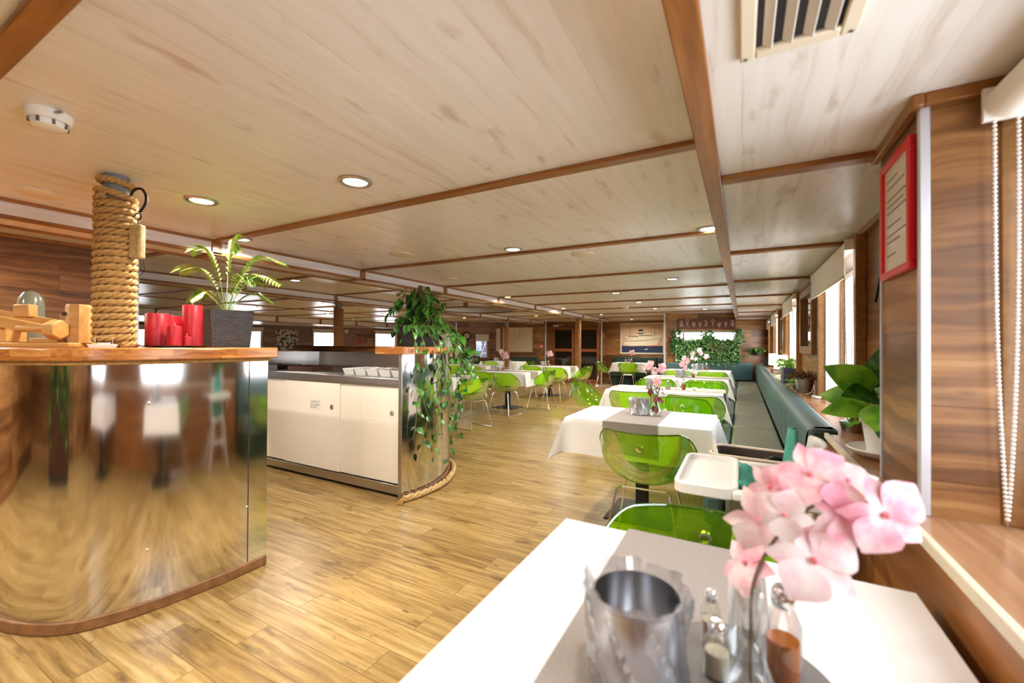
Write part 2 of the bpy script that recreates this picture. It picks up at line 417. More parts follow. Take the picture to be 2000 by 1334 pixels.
def frame_mb(w, h, t, d, c=(0, 0, 0)):
    """rectangular frame in local XZ, facing -Y, bar t wide, d deep"""
    b = MB(); x, y, z = c
    b.box(x - w / 2, x + w / 2, y - d, y, z + h / 2 - t, z + h / 2); b.box(x - w / 2, x + w / 2, y - d, y, z - h / 2, z - h / 2 + t)
    b.box(x - w / 2, x - w / 2 + t, y - d, y, z - h / 2 + t, z + h / 2 - t); b.box(x + w / 2 - t, x + w / 2, y - d, y, z - h / 2 + t, z + h / 2 - t)
    return b
#@@PART2
# ------------------------------------------------------------------ the room
ZC, ZR, ZL = 2.10, 1.938, 1.93          # main ceiling, lowered strips at the two sides
YK = [.35 + 1.4675 * k for k in range(-2, 10)]
XR, XB1, XB1F, XB2, XB2F, XB3 = -.10, -3.65, -3.94, -5.90, -6.20, -12.1

b = MB(); b.box(-20, .78, -3.1, 15, -.06, 0); struct('floor', b, 'floor')
b = MB(); b.box(XB3, XR, -3.1, 14.6, ZC, ZC + .03); struct('ceiling', b, 'ceil')
b = MB(); b.box(XR - .02, .8, -3.1, 12.6, ZR, ZR + .03); struct('ceiling_right', b, 'ceil')
b = MB(); b.box(-20, XB3, -3.1, 14.6, ZL, ZL + .03); struct('ceiling_left', b, 'ceil')
b = MB(); b.box(XR - .02, XR, -3.1, 12.6, ZR + .03, ZC); struct('ceiling_step_right', b, 'fascia')
b = MB(); b.box(XB3 - .02, XB3, -3.1, 13.6, ZL + .03, ZC); struct('ceiling_step_left', b, 'fascia')

tn = [0]
def trim(x0, x1, y0, y1, z0, z1, m='trim', bevel=.004):
    tn[0] += 1
    b = MB(); b.box(x0, x1, y0, y1, z0, z1); return struct('trim_%d' % tn[0], b, m, bevel=bevel, swap=(y1 - y0 > x1 - x0))
# ceiling battens
for y in YK:
    if y < 12.9: trim(XB1 + .02, XR - .03, y - .03, y + .03, ZC - .02, ZC)
    if y < 12.2: trim(XR + .03, .60, y - .03, y + .03, ZR - .02, ZR)
    if y < 13.2: trim(XB2, XB1F, y - .025, y + .025, ZC - .018, ZC)
    trim(XB3, XB2F, y - .025, y + .025, ZC - .018, ZC)
trim(XR - .03, XR + .03, -3.1, 12.3, ZR - .022, ZR)
trim(XR - .045, XR - .02, -3.1, 11.7, ZC - .02, ZC)
trim(-9.1, -9.05, -3.1, 13.4, ZC - .018, ZC)
for x0, x1, y1, z0, z1 in ((XB1F, XB1, 13.0, 2.0, ZC), (XB2F, XB2, 13.1, 2.0, ZC)):
    b = MB(); b.box(x0, x1, -3.1, y1, z0, z1); struct('ceiling_beam', b, 'fascia')
    trim(x1 - .004, x1 + .018, -3.1, y1, ZC - .018, ZC); trim(x1 - .02, x1 + .012, -3.1, y1, z0 - .016, z0 + .008)
    trim(x0 - .012, x0 + .02, -3.1, y1, z0 - .016, z0 + .008)
    for y in YK:
        if y < y1: trim(x0 - .006, x1 + .012, y - .035, y + .035, z0 - .012, ZC - .004)
trim(XB3 - .004, XB3 + .016, -3.1, 13.6, ZC - .018, ZC); trim(XB3 - .016, XB3 + .012, -3.1, 13.6, ZL - .016, ZL + .008)
for y in YK: trim(XB3, XB3 + .012, y - .04, y + .04, ZL - .01, ZC - .004)

# walls as runs with openings
def run_T(A, B):
    A = Vector((A[0], A[1], 0)); B = Vector((B[0], B[1], 0)); d = (B - A); Lh = d.length; d.normalize()
    n = Vector((d.y, -d.x, 0))                     # to the right of A->B = into the room
    R = Matrix((d, -n, Vector((0, 0, 1)))).transposed().to_4x4(); R.translation = A
    return R, Lh                                   # local: x along, -y into the room, z up
def wall_run(name, A, B, z1, openings=(), th=.16, m='wall'):
    R, Lh = run_T(A, B); mb = MB(); x = 0
    for s0, s1, za, zb in sorted(openings):
        mb.box(x, s0, 0, th, 0, z1, R); mb.box(s0, s1, 0, th, 0, za, R); mb.box(s0, s1, 0, th, zb, z1, R); x = s1
    mb.box(x, Lh, 0, th, 0, z1, R)
    struct(name, mb, m); return R, Lh
def place(o, R, s, z, off=0):
    o.matrix_world = R @ Matrix.Translation((s, -off, z))

RW_OP = [(-2.7, -1.4), (.12, 1.46), (3.0, 4.26), (5.86, 7.2), (8.7, 9.95), (11.05, 11.75)]
Rr, Lr = wall_run('wall_right', (.60, 12.2), (.60, -3.1), ZR, [(12.2 - y1, 12.2 - y0, .86, 1.86) for y0, y1 in RW_OP], .17)
Ra, La = wall_run('wall_far', (-1.68, 11.1), (.60, 12.0), ZC, [(.23, 1.74, .80, 1.66)], .12)
wall_run('wall_far_return', (-1.68, 14.3), (-1.68, 11.1), ZC, (), .05)
Rb, Lb = wall_run('wall_painting', (-4.10, 14.3), (-1.6, 14.3), ZC, (), .1)
wall_run('wall_door_return', (-4.10, 13.8), (-4.10, 14.3), ZC, (), .02)
Rd, Ld = wall_run('wall_door', (-5.95, 13.8), (-4.10, 13.8), ZC, (), .1)
wall_run('wall_chart_return', (-5.95, 13.4), (-5.95, 13.8), ZC, (), .05)
Rc, Lc = wall_run('wall_chart', (-8.2, 13.4), (-5.95, 13.4), ZC, (), .1)
Rk, Lk = wall_run('wall_clock', (-9.0, 12.4), (-8.2, 13.4), ZC, [(.72, 1.21, .80, 1.66)], .12)
Re, Le = wall_run('wall_bulkhead', (-12.84, 13.69), (-9.0, 12.4), ZC, (), .1)
LA = Vector((-15.1, 9.22)); LD = Vector((2.15, 4.26)).normalized()
A0 = LA - LD * 12; B0 = LA + LD * 5.05
LW_OP = [(7.6, 8.7), (10.75, 11.85), (13.54, 14.36), (15.9, 16.8)]
Rl, Ll = wall_run('wall_left', A0, B0, 1.96, [(a, c, .85, 1.84) for a, c in LW_OP], .14)
wall_run('wall_back', (.7, -3.05), (-20, -3.05), ZC, (), .1)
b = MB(); b.box(-4.95, -4.83, -3.0, 1.753, 0, ZC); struct('wall_partition', b, 'wall')
trim(-4.84, -4.822, 1.735, 1.76, 0, ZC, 'grey_seam', 0)
trim(-4.83, -4.80, -3.0, 1.753, ZC - .03, ZC)
# wall_right dressings: wainscot, ledge, pillar
b = MB(); b.box(.37, .60, -3.05, 2.58, 0, .832); struct('wall_wainscot', b, 'wainscot')
b = MB(); b.box(.425, .60, 2.58, 12.0, 0, .832); struct('wall_wainscot_bench', b, 'wainscot')
b = MB(); b.box(.366, .60, -3.05, 2.58, .832, .858); b.box(.42, .60, 2.58, 12.0, .832, .858)
for y0, y1 in RW_OP: b.box(.60, .755, y0, y1, .845, .862)
struct('window_ledge', b, 'ledge')
trim(.358, .376, -3.05, 2.58, .838, .864, 'offwhite', .003)
b = MB(); b.box(.41, .60, 1.465, 1.82, .858, ZR); struct('wall_pillar', b, 'wall')
trim(.402, .424, 1.457, 1.478, .858, ZR - .03, 'grey_seam', .003)
trim(.404, .414, 1.812, 1.826, .858, ZR - .03, 'grey_seam', .001)
trim(.385, .41, 1.44, 1.845, ZR - .032, ZR); trim(.41, .60, 1.44, 1.465, ZR - .032, ZR); trim(.41, .575, 1.82, 1.845, ZR - .032, ZR)
trim(.575, .60, 1.845, 12.0, ZR - .03, ZR); trim(.575, .60, -3, 1.44, ZR - .03, ZR)
# corner strips on the far walls
for x, y in ((-1.69, 11.09), (-4.095, 13.785), (-5.945, 13.385), (-9.0, 12.385)): trim(x - .02, x + .02, y - .02, y + .012, 0, ZC, 'grey_seam', 0)

# windows: recessed frame, pane and the white board on the far jamb
def window(n, R, s0, s1, za, zb, depth, board=True, fr='trim2', proud=.05, ft=.05):
    w = bpy.data.objects.new('window_%d' % n, None); COL.objects.link(w); w['kind'] = 'structure'; w.matrix_world = R @ Matrix.Translation((s0, 0, za))
    W, Hh = s1 - s0, zb - za
    f = MB(); t = .045
    for x0, x1, z0, z1 in ((0, t, 0, Hh), (W - t, W, 0, Hh), (t, W - t, 0, t), (t, W - t, Hh - t, Hh)): f.box(x0, x1, depth - .05, depth - .01, z0, z1)
    f.build('window_frame', 'white_metal', w, bevel=.004)
    p = MB(); p.box(t, W - t, depth - .035, depth - .03, t, Hh - t); p.build('pane', 'pane', w)
    j = MB()
    j.box(-ft, 0, -proud, 0, -.0, Hh + ft); j.box(W, W + ft, -proud, 0, -.0, Hh + ft); j.box(0, W, -proud * .6, 0, Hh, Hh + ft)
    j.build('casing', fr, w, bevel=.004)
    if board:
        c = MB(); c.box(.002, .012, .0, depth - .075, .01, Hh - .01); c.build('jamb_board', 'curtain', w)
        c = MB(); c.box(.002, .03, depth - .075, depth - .052, .005, Hh - .005); c.build('jamb_batten', 'trim2', w)
    else:
        c = MB(); c.box(0, .014, -.0, depth - .05, 0, Hh); c.build('jamb_lining', fr, w)
    return w
for i, (y0, y1) in enumerate(RW_OP): window(i + 1, Rr, 12.2 - y1, 12.2 - y0, .862, 1.86, .17, board=i > 1)
window(7, Ra, .23, 1.74, .80, 1.66, .12, False, 'frame_wood', .02, .035)
window(8, Rk, .72, 1.21, .80, 1.66, .12, False, 'frame_wood', .03, .04)
for i, (a, c) in enumerate(LW_OP): window(9 + i, Rl, a, c, .85, 1.84, .14, False, 'trim2', .03, .05)

# the glazed doors at the far end
def door(n, s0, s1, lock):
    d = bpy.data.objects.new('door_%d' % n, None); COL.objects.link(d); d['kind'] = 'structure'; d.matrix_world = Rd @ Matrix.Translation((s0, 0, 0))
    W = s1 - s0; Hh = 1.88; t = .085; mid = 1.06
    f = MB()
    for x0, x1, z0, z1 in ((0, t, 0, Hh), (W - t, W, 0, Hh), (t, W - t, 0, .13), (t, W - t, Hh - .07, Hh), (t, W - t, mid, mid + .1)): f.box(x0, x1, -.055, 0, z0, z1)
    f.build('door_leaf', 'door_wood', d, bevel=.006)
    p = MB(); p.box(t, W - t, -.03, -.022, .13, mid); p.box(t, W - t, -.03, -.022, mid + .1, Hh - .07); p.build('glass', 'pane_dark', d)
    h = MB(); x = t / 2 if lock else W - t / 2; h.tube([(x, -.05, mid + .03), (x, -.10, mid + .03), (x + (.1 if lock else -.1), -.10, mid + .03)], .009, 8); h.build('door_handle', 'chrome', d)
    return d
door(1, .10, .90, False); door(2, .93, 1.78, True)

# ------------------------------------------------------------------ ceiling fittings
def downlight(x, y, z, label, lit=True):
    t = thing('ceiling_downlight', label, 'light', (x, y, z), 0, 'recessed ceiling downlights')
    r = MB(); r.lathe([(.058, -.001), (.078, -.001), (.08, -.006), (.074, -.012), (.062, -.012), (.056, -.006)], 28, closed=True); r.build('trim_ring', 'brushed', t)
    d = MB(); d.cyl((0, 0, -.006), .057, .004, 24); d.build('diffuser', 'lamp_on', t)
    return t
DL = [(-1.69, 1.47, 'lit downlight with steel ring, in the nearest panel just before the first long batten'),
      (-2.69, 1.26, 'lit downlight in the nearest ceiling panel just right of the rope-wrapped column'),
      (-3.41, 1.87, 'lit downlight beside the white beam, above the potted palm'),
      (-1.70, 3.14, 'lit downlight in the centre row between the first and second long battens'),
      (-1.71, 4.80, 'lit downlight in the centre row, third away along the row'),
      (-1.71, 6.50, 'lit downlight in the centre row, fourth away along the row'),
      (-1.70, 8.08, 'lit downlight in the centre row, fifth away along the row'),
      (-1.66, 9.57, 'lit downlight in the centre row, farthest, above the far bench'),
      (-.17, .88, 'bright downlight at the top edge beside the air vent'),
      (-.20, 3.20, 'bright downlight close against the long batten over the second table on the right'),
      (-.74, 5.41, 'lit downlight above the third table on the right'),
      (-.71, 10.15, 'lit downlight above the plaque of knots'),
      (-3.45, 6.22, 'lit downlight washing the white beam beyond the trailing pothos'),
      (-3.45, 8.72, 'lit downlight washing the far half of the white beam'),
      (-3.25, 10.89, 'lit downlight in front of the glazed doors'),
      (-5.01, 3.42, 'lit downlight between the two ceiling beams, seen above the buffet'),
      (-9.37, 5.56, 'lit downlight on the left side, seen right of the palm planter'),
      (-9.75, 7.60, 'lit downlight on the left side, next to the far rope post'),
      (-8.32, 8.21, 'lit downlight on the left side, the nearer of two seen left of the pothos'),
      (-7.95, 8.75, 'lit downlight on the left side, the farther of two seen left of the pothos')]
def lamp(x, y, z, w, size=.11):
    l = bpy.data.lights.new('downlight_lamp', 'AREA'); l.shape = 'DISK'; l.size = .104; l.energy = w; l.color = (1, .93, .83); l.spread = math.radians(160)
    o = bpy.data.objects.new('downlight_lamp', l); COL.objects.link(o); o.location = (x, y, z - .0135)
LAMP_W = 17
for x, y, lab in DL:
    downlight(x, y, ZC, lab); lamp(x, y, ZC, LAMP_W * (.3 if x > -.35 else 1))
for x, y, l in ((-1.7, -.25, 'added unseen downlight in the centre row just above and behind the camera'), (-1.7, -1.9, 'added unseen downlight in the centre row nearest the back wall behind the camera'), (-3.3, -.6, 'added unseen downlight beside the white beam behind the bar end'),  # unseen downlights behind the camera, added to light the near zone
                (-7.2, 5.4, 'lit downlight on the left side, straight behind the wicker planter'), (-7.4, 10.6, 'lit downlight above the left table with the black pot'), (-11, 9.5, 'lit downlight on the left side, above the framed town photograph'),
                (-10.9, 11.4, 'lit downlight on the left side, closest to the reddish plaque'), (-5, 10.6, 'lit downlight between the beams beyond the round ceiling ring'), (-5, 12.3, 'lit downlight between the beams right before the glazed doors'), (-4.45, .1, 'added fill downlight between the white beam and the near left wall, outside the frame'), (-3.0, 13.3, 'added fill downlight above the table below the ship painting')):  # last two are added to brighten the near left wall and the painting
    downlight(x, y, ZC, l); lamp(x, y, ZC, LAMP_W * (2.6 if x == -4.45 else 1))

def speaker_plate(x, y, label):
    b = MB(); b.lathe([(.075, 0), (.1, 0), (.1, -.006), (.085, -.012), (0, -.014)], 28)
    o = b.build('ceiling_speaker', 'offwhite'); o.location = (x, y, ZC); tag(o, label, 'speaker', 'round ceiling speakers')
for x, y, l in ((-3.36, .785, 'round cream ceiling speaker left of the rope column'), (-2.70, 2.86, 'round cream ceiling speaker above the buffet'),
                (-1.245, 3.6, 'round cream ceiling speaker right of the centre row of lights'), (-3.19, 4.23, 'round cream ceiling speaker beside the beam above the pothos'),
                (-2.1, 7.48, 'round cream ceiling speaker far along the aisle ceiling'), (-1.26, 9.75, 'round cream ceiling speaker nearest the far plant wall')):
    speaker_plate(x, y, l)
def smoke(x, y, label, s=1):
    t = thing('smoke_detector', label, 'smoke detector', (x, y, ZC))
    b = MB(); b.lathe([(.062, 0), (.062, -.022), (.055, -.03), (0, -.03)], 32); b.build('base', 'white', t)
    b = MB(); b.lathe([(.046, -.03), (.05, -.036), (.046, -.05), (.03, -.056), (0, -.056)], 32)
    b.build('sensor_head', 'white', t)
    for k in range(8):
        a = k * PI / 4; b = MB(); b.box(.046, .052, -.004, .004, -.048, -.032, Matrix.Rotation(a, 4, 'Z')); b.build('vent_slot', 'ink', t)
    b = MB(); b.tube([(.06, 0, -.012), (.09, .01, -.012)], .005, 8); b.build('indicator', 'brushed', t)
smoke(-2.16, .527, 'white round smoke detector with small pin in the near ceiling panel'); smoke(-2.14, 8.93, 'white smoke detector on the distant aisle ceiling')
# air vent
t = thing('air_vent', 'beige framed ceiling air vent with slanted louvres', 'vent', (.10, .90, ZR))
b = MB(); b.lathe([], 4) if False else None
w, h = .105, .18
for x0, x1, y0, y1 in ((-w, -w + .03, -h, h), (w - .03, w, -h, h), (-w + .03, w - .03, -h, -h + .03), (-w + .03, w - .03, h - .03, h)): b.box(x0, x1, y0, y1, -.012, 0)
b.build('frame', 'offwhite', t, bevel=.004)
b = MB(); b.box(-w + .03, w - .03, -h + .03, h - .03, -.0015, .004); b.build('shade_backing', 'ink_dark', t)  # dark sheet painting the shade in the gaps between louvres
for k in range(4):
    s = MB(); s.box(-.012, .012, -h + .03, h - .03, -.0015, .0015, Matrix.Translation((-.054 + .036 * k, 0, .0)) @ Matrix.Translation((0, 0, -.006)) @ Matrix.Rotation(math.radians(38), 4, 'Y')); s.build('louvre', 'white_metal', t)
for sx in (-1, 1):
    for sy in (-1, 1): s = MB(); s.cyl((sx * (w - .012), sy * (h - .012), -.0145), .004, .003, 10); s.build('screw', 'brushed', t)
# round ceiling recess between the beams
t = thing('ceiling_ring', 'round white and brown ceiling ring with a gold disc for its warm-lit dome, between the beams', 'ceiling ring', (-4.92, 7.5, ZC))
b = MB(); b.lathe([(.78, 0), (.82, 0), (.82, -.085), (.78, -.085)], 64, closed=True); b.build('ring', 'fascia', t)
b = MB(); b.lathe([(.765, -.075), (.835, -.075), (.835, -.1), (.765, -.1)], 64, closed=True); b.build('rim_moulding', 'trim', t)
for k in range(10):
    a = 2 * PI * k / 10; b = MB(); b.box(.815, .83, -.045, .045, -.09, -.001, Matrix.Rotation(a, 4, 'Z')); b.build('block', 'trim', t)
b = MB(); b.cyl((0, 0, -.02), .765, .012, 64); b.build('mirror', 'gold_glow', t)  # disc coloured like the warm glow of the lit dome
#@@PART3
# ------------------------------------------------------------------ plants
def leaf(b, T, L, W, fold=.25, droop=.3, heart=True, n=6):
    """one folded leaf along +Y of T, blade facing +Z"""
    rows = []
    for j in range(n + 1):
        t = j / n
        if heart: w = W * (math.sin(PI * min(1, t * .86 + .14)) ** .8) * (1.08 - .45 * t) if t < 1 else 0
        else: w = W * math.sin(PI * (t * .94 + .03)) ** 1.2
        y = L * t; z = -droop * L * t * t
        back = -.10 * L if (heart and j == 0) else 0
        rows.append([(-w / 2, y + back, z + fold * w * .5), (-w / 4, y + back * .5, z + fold * w * .2), (0, y, z), (w / 4, y + back * .5, z + fold * w * .2), (w / 2, y + back, z + fold * w * .5)])
    b.grid(rows, T)
def orient(p, d, up=None, roll=0):
    d = Vector(d).normalized(); up = Vector(up or (0, 0, 1))
    x = d.cross(up); x = x.normalized() if x.length > 1e-4 else Vector((1, 0, 0)); z = x.cross(d)
    R = Matrix((x, d, z)).transposed().to_4x4(); R.translation = Vector(p)
    return R @ Matrix.Rotation(roll, 4, 'Y')
def rnd(a, b): return random.uniform(a, b)
def vine(lb, sb, pts, step, lo, hi, r=.0035, out=None):
    path = smoothpath(pts, 6); sb.tube(path, r, 5)
    d = 0; side = 1
    for i in range(1, len(path)):
        d += (path[i] - path[i - 1]).length
        if d > step:
            d = 0; side = -side
            o = Vector(out) if out else Vector((rnd(-1, 1), rnd(-1, 1), 0)).normalized()
            dirv = (o * rnd(.3, 1) + Vector((rnd(-.8, .8), rnd(-.8, .8), rnd(-.8, .15)))).normalized()
            L = rnd(lo, hi); pet = path[i] + dirv * L * .45
            sb.tube([path[i], path[i] + dirv * L * .25 + Vector((0, 0, .01)), pet], r * .6, 4)
            leaf(lb, orient(pet, dirv + Vector((0, 0, -.35)), roll=rnd(-.7, .7)), L, L * .78, rnd(.15, .4), rnd(.1, .5))
def square_planter(b, w, h, taper=.82, th=.008):
    prof = [(w / 2 * taper, 0), (w / 2, h), (w / 2 - th, h), (w / 2 * taper - th, h * .85)]
    vs = []; fs = []
    for r, z in prof: vs += [(-r, -r, z), (r, -r, z), (r, r, z), (-r, r, z)]
    for j in range(3):
        for i in range(4): fs.append((4 * j + i, 4 * j + (i + 1) % 4, 4 * j + 4 + (i + 1) % 4, 4 * j + 4 + i))
    fs += [(3, 2, 1, 0), (12, 13, 14, 15)]
    return b.add(vs, fs)

# ------------------------------------------------------------------ the stainless bar end
bar_pts = [(-2.445, 1.50), (-2.446, 1.32), (-2.458, 1.18), (-2.49, .98), (-2.548, .815), (-2.62, .715), (-2.755, .635), (-2.92, .583), (-3.2, .55), (-3.6, .56), (-3.95, .66), (-4.2, .85), (-4.33, 1.1), (-4.36, 1.50)]
bp = [(p.x, p.y) for p in smoothpath(bar_pts, 8)]
BT = 1.265
bar = thing('bar_counter', 'rounded stainless steel bar end with thick wooden top at the left', 'bar counter')
b = MB(); b.prism(bp, .055, 1.205); b.build('steel_body', 'steel', bar)
b = MB(); b.prism(offset_plan(bp, -.010), 0, .055); b.build('kick_strip', 'kick', bar, bevel=.006)
op = offset_plan(bp, -.045); op[0] = (op[0][0], 1.535); op[-1] = (op[-1][0], 1.535)
b = MB(); b.prism(op, 1.205, BT); b.build('wooden_top', 'teak', bar, bevel=.008)
rp = [(x, y, 1.196) for x, y in offset_plan(bp, -.018)]
b = MB(); b.tube(rp, .009, 8); b.build('rope_edging', 'rope', bar)
b = MB(); b.box(-2.4475, -2.443, 1.392, 1.396, .06, 1.19); b.build('panel_seam', 'black', bar)
for (x, y), z in (((-2.4985, .955), 1.0), ((-2.4985, .955), .30), ((-2.444, 1.385), .37)):
    b = MB(); b.lathe([(.009, 0), (.009, .002), (.005, .005), (0, .006)], 14, Matrix.Translation((x, y, z)) @ Matrix.Rotation(PI / 2, 4, 'Y')); b.build('rivet', 'chrome', bar)

# rope-wrapped columns
def rope_column(x, y, z0, z1, ztop, R, r, label, strands=3, seg=36, mat_='rope', pole_r=None, collar=True):
    t = thing('rope_column', label, 'column', (x, y, 0), 0)
    b = MB(); b.cyl((0, 0, z0), pole_r or R - r * 1.2, ztop - z0, 28); b.build('pole', 'post_paint', t)
    b = MB(); b.cyl((0, 0, z0 + .004), R - r * .5, z1 - z0 - .02, 28); b.build('rope_core', 'rope_dark', t)
    pitch = 2 * r * 1.02; turns = (z1 - z0 - 2 * r) / pitch; N = int(turns * seg)
    w = MB()
    if strands > 1:
        for s in range(strands):
            pts = []
            for i in range(N + 1):
                a = 2 * PI * turns * i / N; tw = a * 4.2 + 2 * PI * s / strands
                q = r * .55
                rr = R + q * math.cos(tw); zz = z0 + r + pitch * turns * i / N + q * math.sin(tw)
                pts.append((rr * math.cos(a), rr * math.sin(a), zz))
            w.tube(pts, r * .56, 6)
    else:
        w.tube([(R * math.cos(2 * PI * turns * i / N), R * math.sin(2 * PI * turns * i / N), z0 + r + pitch * turns * i / N) for i in range(N + 1)], r, 6)
    w.build('rope_wrap', mat_, t)
    if collar:
        c = MB()
        for k, (zz, tilt) in enumerate(((ztop - .035, .12), (z1 + .005, .2))):
            for s in range(3):
                pts = []
                for i in range(48):
                    a = 2 * PI * i / 48; tw = a * 6 + 2 * PI * s / 3
                    rr = R - .008 * (k == 0) + r * .5 * math.cos(tw)
                    pts.append((rr * math.cos(a), rr * math.sin(a), zz + tilt * R * math.cos(a + 2.2) + r * .5 * math.sin(tw)))
                c.tube(pts, r * .56, 6, closed=True)
        c.build('rope_collar', mat_, t)
    return t
rope_column(-2.684, .887, BT, 2.0, ZC, .0675, .0165, 'thick column wrapped in tan rope standing on the stainless bar')
rope_column(-6.05, 4.93, 0, 1.88, 2.0, .07, .014, 'rope-wrapped post behind the buffet, in front of the far left window', 1, 20, 'rope_dark')
rope_column(-3.80, 4.70, 0, 1.84, 2.0, .07, .014, 'rope-wrapped post with grey top right beside the tall pothos', 1, 20, 'rope_dark')
rope_column(-6.05, 10.82, 0, 1.82, 2.0, .07, .014, 'rope-wrapped post in front of the sea chart', 1, 16, 'rope_dark', collar=False)
rope_column(-3.80, 10.65, 0, 1.98, 2.0, .07, .014, 'rope-wrapped post in front of the glazed doors', 1, 16, 'rope_dark', collar=False)

# hook and fender hanging from the bar column
hx, hy = -2.594, .936
t = thing('iron_hook', 'black iron hook with ring hanging off the rope column', 'hook', (hx, hy, 0))
ex = Vector((.879, .477, 0))
def hp(s, z): return tuple(ex * s + Vector((0, 0, z)))
b = MB(); b.tube(smoothpath([hp(-.035, 2.0), hp(-.015, 2.035), hp(.02, 2.04), hp(.042, 2.005), hp(.038, 1.965), hp(.012, 1.925)], 6), .006, 10); b.build('hook_bar', 'iron', t)
b = MB(); b.tube([hp(.004 + .016 * math.cos(a), 1.905 + .016 * math.sin(a)) for a in [2 * PI * i / 20 for i in range(20)]], .003, 8, True); b.build('ring', 'iron', t)
b = MB(); b.tube([hp(.004, 1.889), hp(.006, 1.862)], .003, 6); b.build('shank', 'iron', t)
t = thing('rope_fender', 'flat tan sisal fender hanging from the iron hook', 'fender', (hx, hy, 0))
b = MB(); rows = []
Rf = Matrix.Rotation(math.radians(28.5), 4, 'Z')
b.box(-.028, .03, -.018, .018, 1.70, 1.865, Rf); b.build('bristle_block', 'sisal', t, bevel=.008)
b = MB()
for k in range(160):
    x = rnd(-.028, .03); y = rnd(-.018, .018); z = rnd(1.70, 1.86); s = rnd(-1, 1)
    b.add([(x, y, z), (x + .002, y, z), (x + s * .008, y + (.008 if y > 0 else -.008), z - .02)], [(0, 1, 2)], Rf)
b.build('fibre', 'sisal', t)['kind'] = 'stuff'
b = MB(); b.tube(smoothpath([hp(.032, 1.69), hp(.04, 1.65), hp(.02, 1.62), hp(-.005, 1.625)], 5), .0018, 6); b.build('wire_tail', 'iron', t)

# things on the bar top
t = thing('windlass_model', 'pale wooden ship windlass model at the left end of the bar', 'wooden model', (-3.07, .75, BT), math.radians(28.5))
b = MB(); b.box(-.34, .19, -.075, .08, 0, .022); b.build('base_board', 'pale_wood', t, bevel=.004)
b = MB(); b.lathe([(.052, .022), (.047, .10), (.05, .2), (.046, .215), (0, .215)], 8, Matrix.Translation((.15, .015, 0))); b.build('post', 'pale_wood', t, smooth=20)
b = MB(); b.cyl((0, 0, 0), .011, .004, 14, Matrix.Translation((.125, -.031, .165)) @ Matrix.Rotation(PI / 2, 4, 'X')); b.build('peg_hole', 'dark_wood', t)
for y0 in (-.07, .045):
    rows = []
    for i in range(13):
        s = i / 12; x = -.30 + .40 * s; zc = .175 - .07 * s ; h = .055 - .01 * s; yy = y0 + (.05 if y0 < 0 else -.05) * (1 - s) ** 2.5
        if y0 > 0: zc += .02
        rows.append([(x, yy, zc - h), (x, yy - .018, zc - h), (x, yy - .022, zc), (x, yy, zc), (x, yy, zc - h)])
    b = MB(); b.grid(rows); b.add(rows[0][:4], [(0, 1, 2, 3)]); b.add(rows[-1][:4], [(3, 2, 1, 0)]); b.build('hull_side', 'pale_wood', t)
b = MB(); b.box(-.24, -.15, -.045, .05, .022, .115); b.build('cradle_block', 'pale_wood', t, bevel=.006)
b = MB(); b.lathe([(.05, 0), (.05, .05)], 6, Matrix.Translation((.105, -.075, .085)) @ Matrix.Rotation(PI / 2, 4, 'Y')); b.build('drum_end', 'pale_wood', t, bevel=.006, smooth=20)
b = MB(); b.cyl((0, 0, 0), .017, .15, 16, Matrix.Translation((-.045, -.08, .09)) @ Matrix.Rotation(PI / 2, 4, 'Y')); b.build('dowel', 'pale_wood', t)
b = MB(); b.box(-.02, .12, -.06, .03, .022, .045); b.build('pawl_block', 'pale_wood', t, bevel=.004)
b = MB(); b.box(-.17, -.09, .0, .045, .15, .215); b.build('cross_block', 'pale_wood', t, bevel=.006)
b = MB(); b.lathe([(.05, 0), (.055, .06), (.055, .22), (.05, .27), (.03, .305), (0, .315)], 24)
o = b.build('domed_jar', 'grey_dome'); o.location = (-3.52, .80, BT); tag(o, 'grey dome-topped jar behind the wooden model at the left picture edge', 'jar')
t = thing('ship_model', 'tiny white model ship in front of the rope column foot', 'model ship', (-2.592, .815, BT), math.radians(30))
b = MB(); b.add([(-.075, 0, .018), (-.06, -.011, .016), (.06, -.011, .015), (.07, 0, .016), (.06, .011, .015), (-.06, .011, .016), (-.055, -.006, 0), (.055, -.006, 0), (.055, .006, 0), (-.055, .006, 0)],
   [(0, 1, 6), (0, 6, 9), (0, 9, 5), (1, 2, 7, 6), (2, 3, 7), (3, 8, 7), (3, 4, 8), (4, 5, 9, 8), (0, 5, 4, 3, 2, 1), (6, 7, 8, 9)]); b.build('hull', 'white', t)
b = MB(); b.box(-.02, .03, -.006, .006, .016, .024); b.build('cabin', 'white', t)
for x, h in ((-.035, .05), (.045, .048)):
    b = MB(); b.tube([(x, 0, .016), (x, 0, h)], .001, 5); b.build('mast', 'wick', t)
b = MB(); b.tube([(-.075, 0, .018), (-.035, 0, .05), (.045, 0, .048)], .0005, 4); b.build('rigging', 'wick', t)
b = MB(); b.lathe([(.02, 0), (.034, .014), (.036, .016), (.03, .014), (0, .006)], 24); o = b.build('white_dish', 'white'); o.location = (-2.83, 1.01, BT); tag(o, 'small white dish between rope column and candles', 'dish')
b = MB(); b.lathe([(.06, 0), (.12, .002), (.152, .009), (.155, .011), (.12, .006), (0, .004)], 48); o = b.build('candle_plate', 'silver_plate'); o.location = (-2.645, 1.125, BT); tag(o, 'shallow round metal plate under the red candles', 'plate')
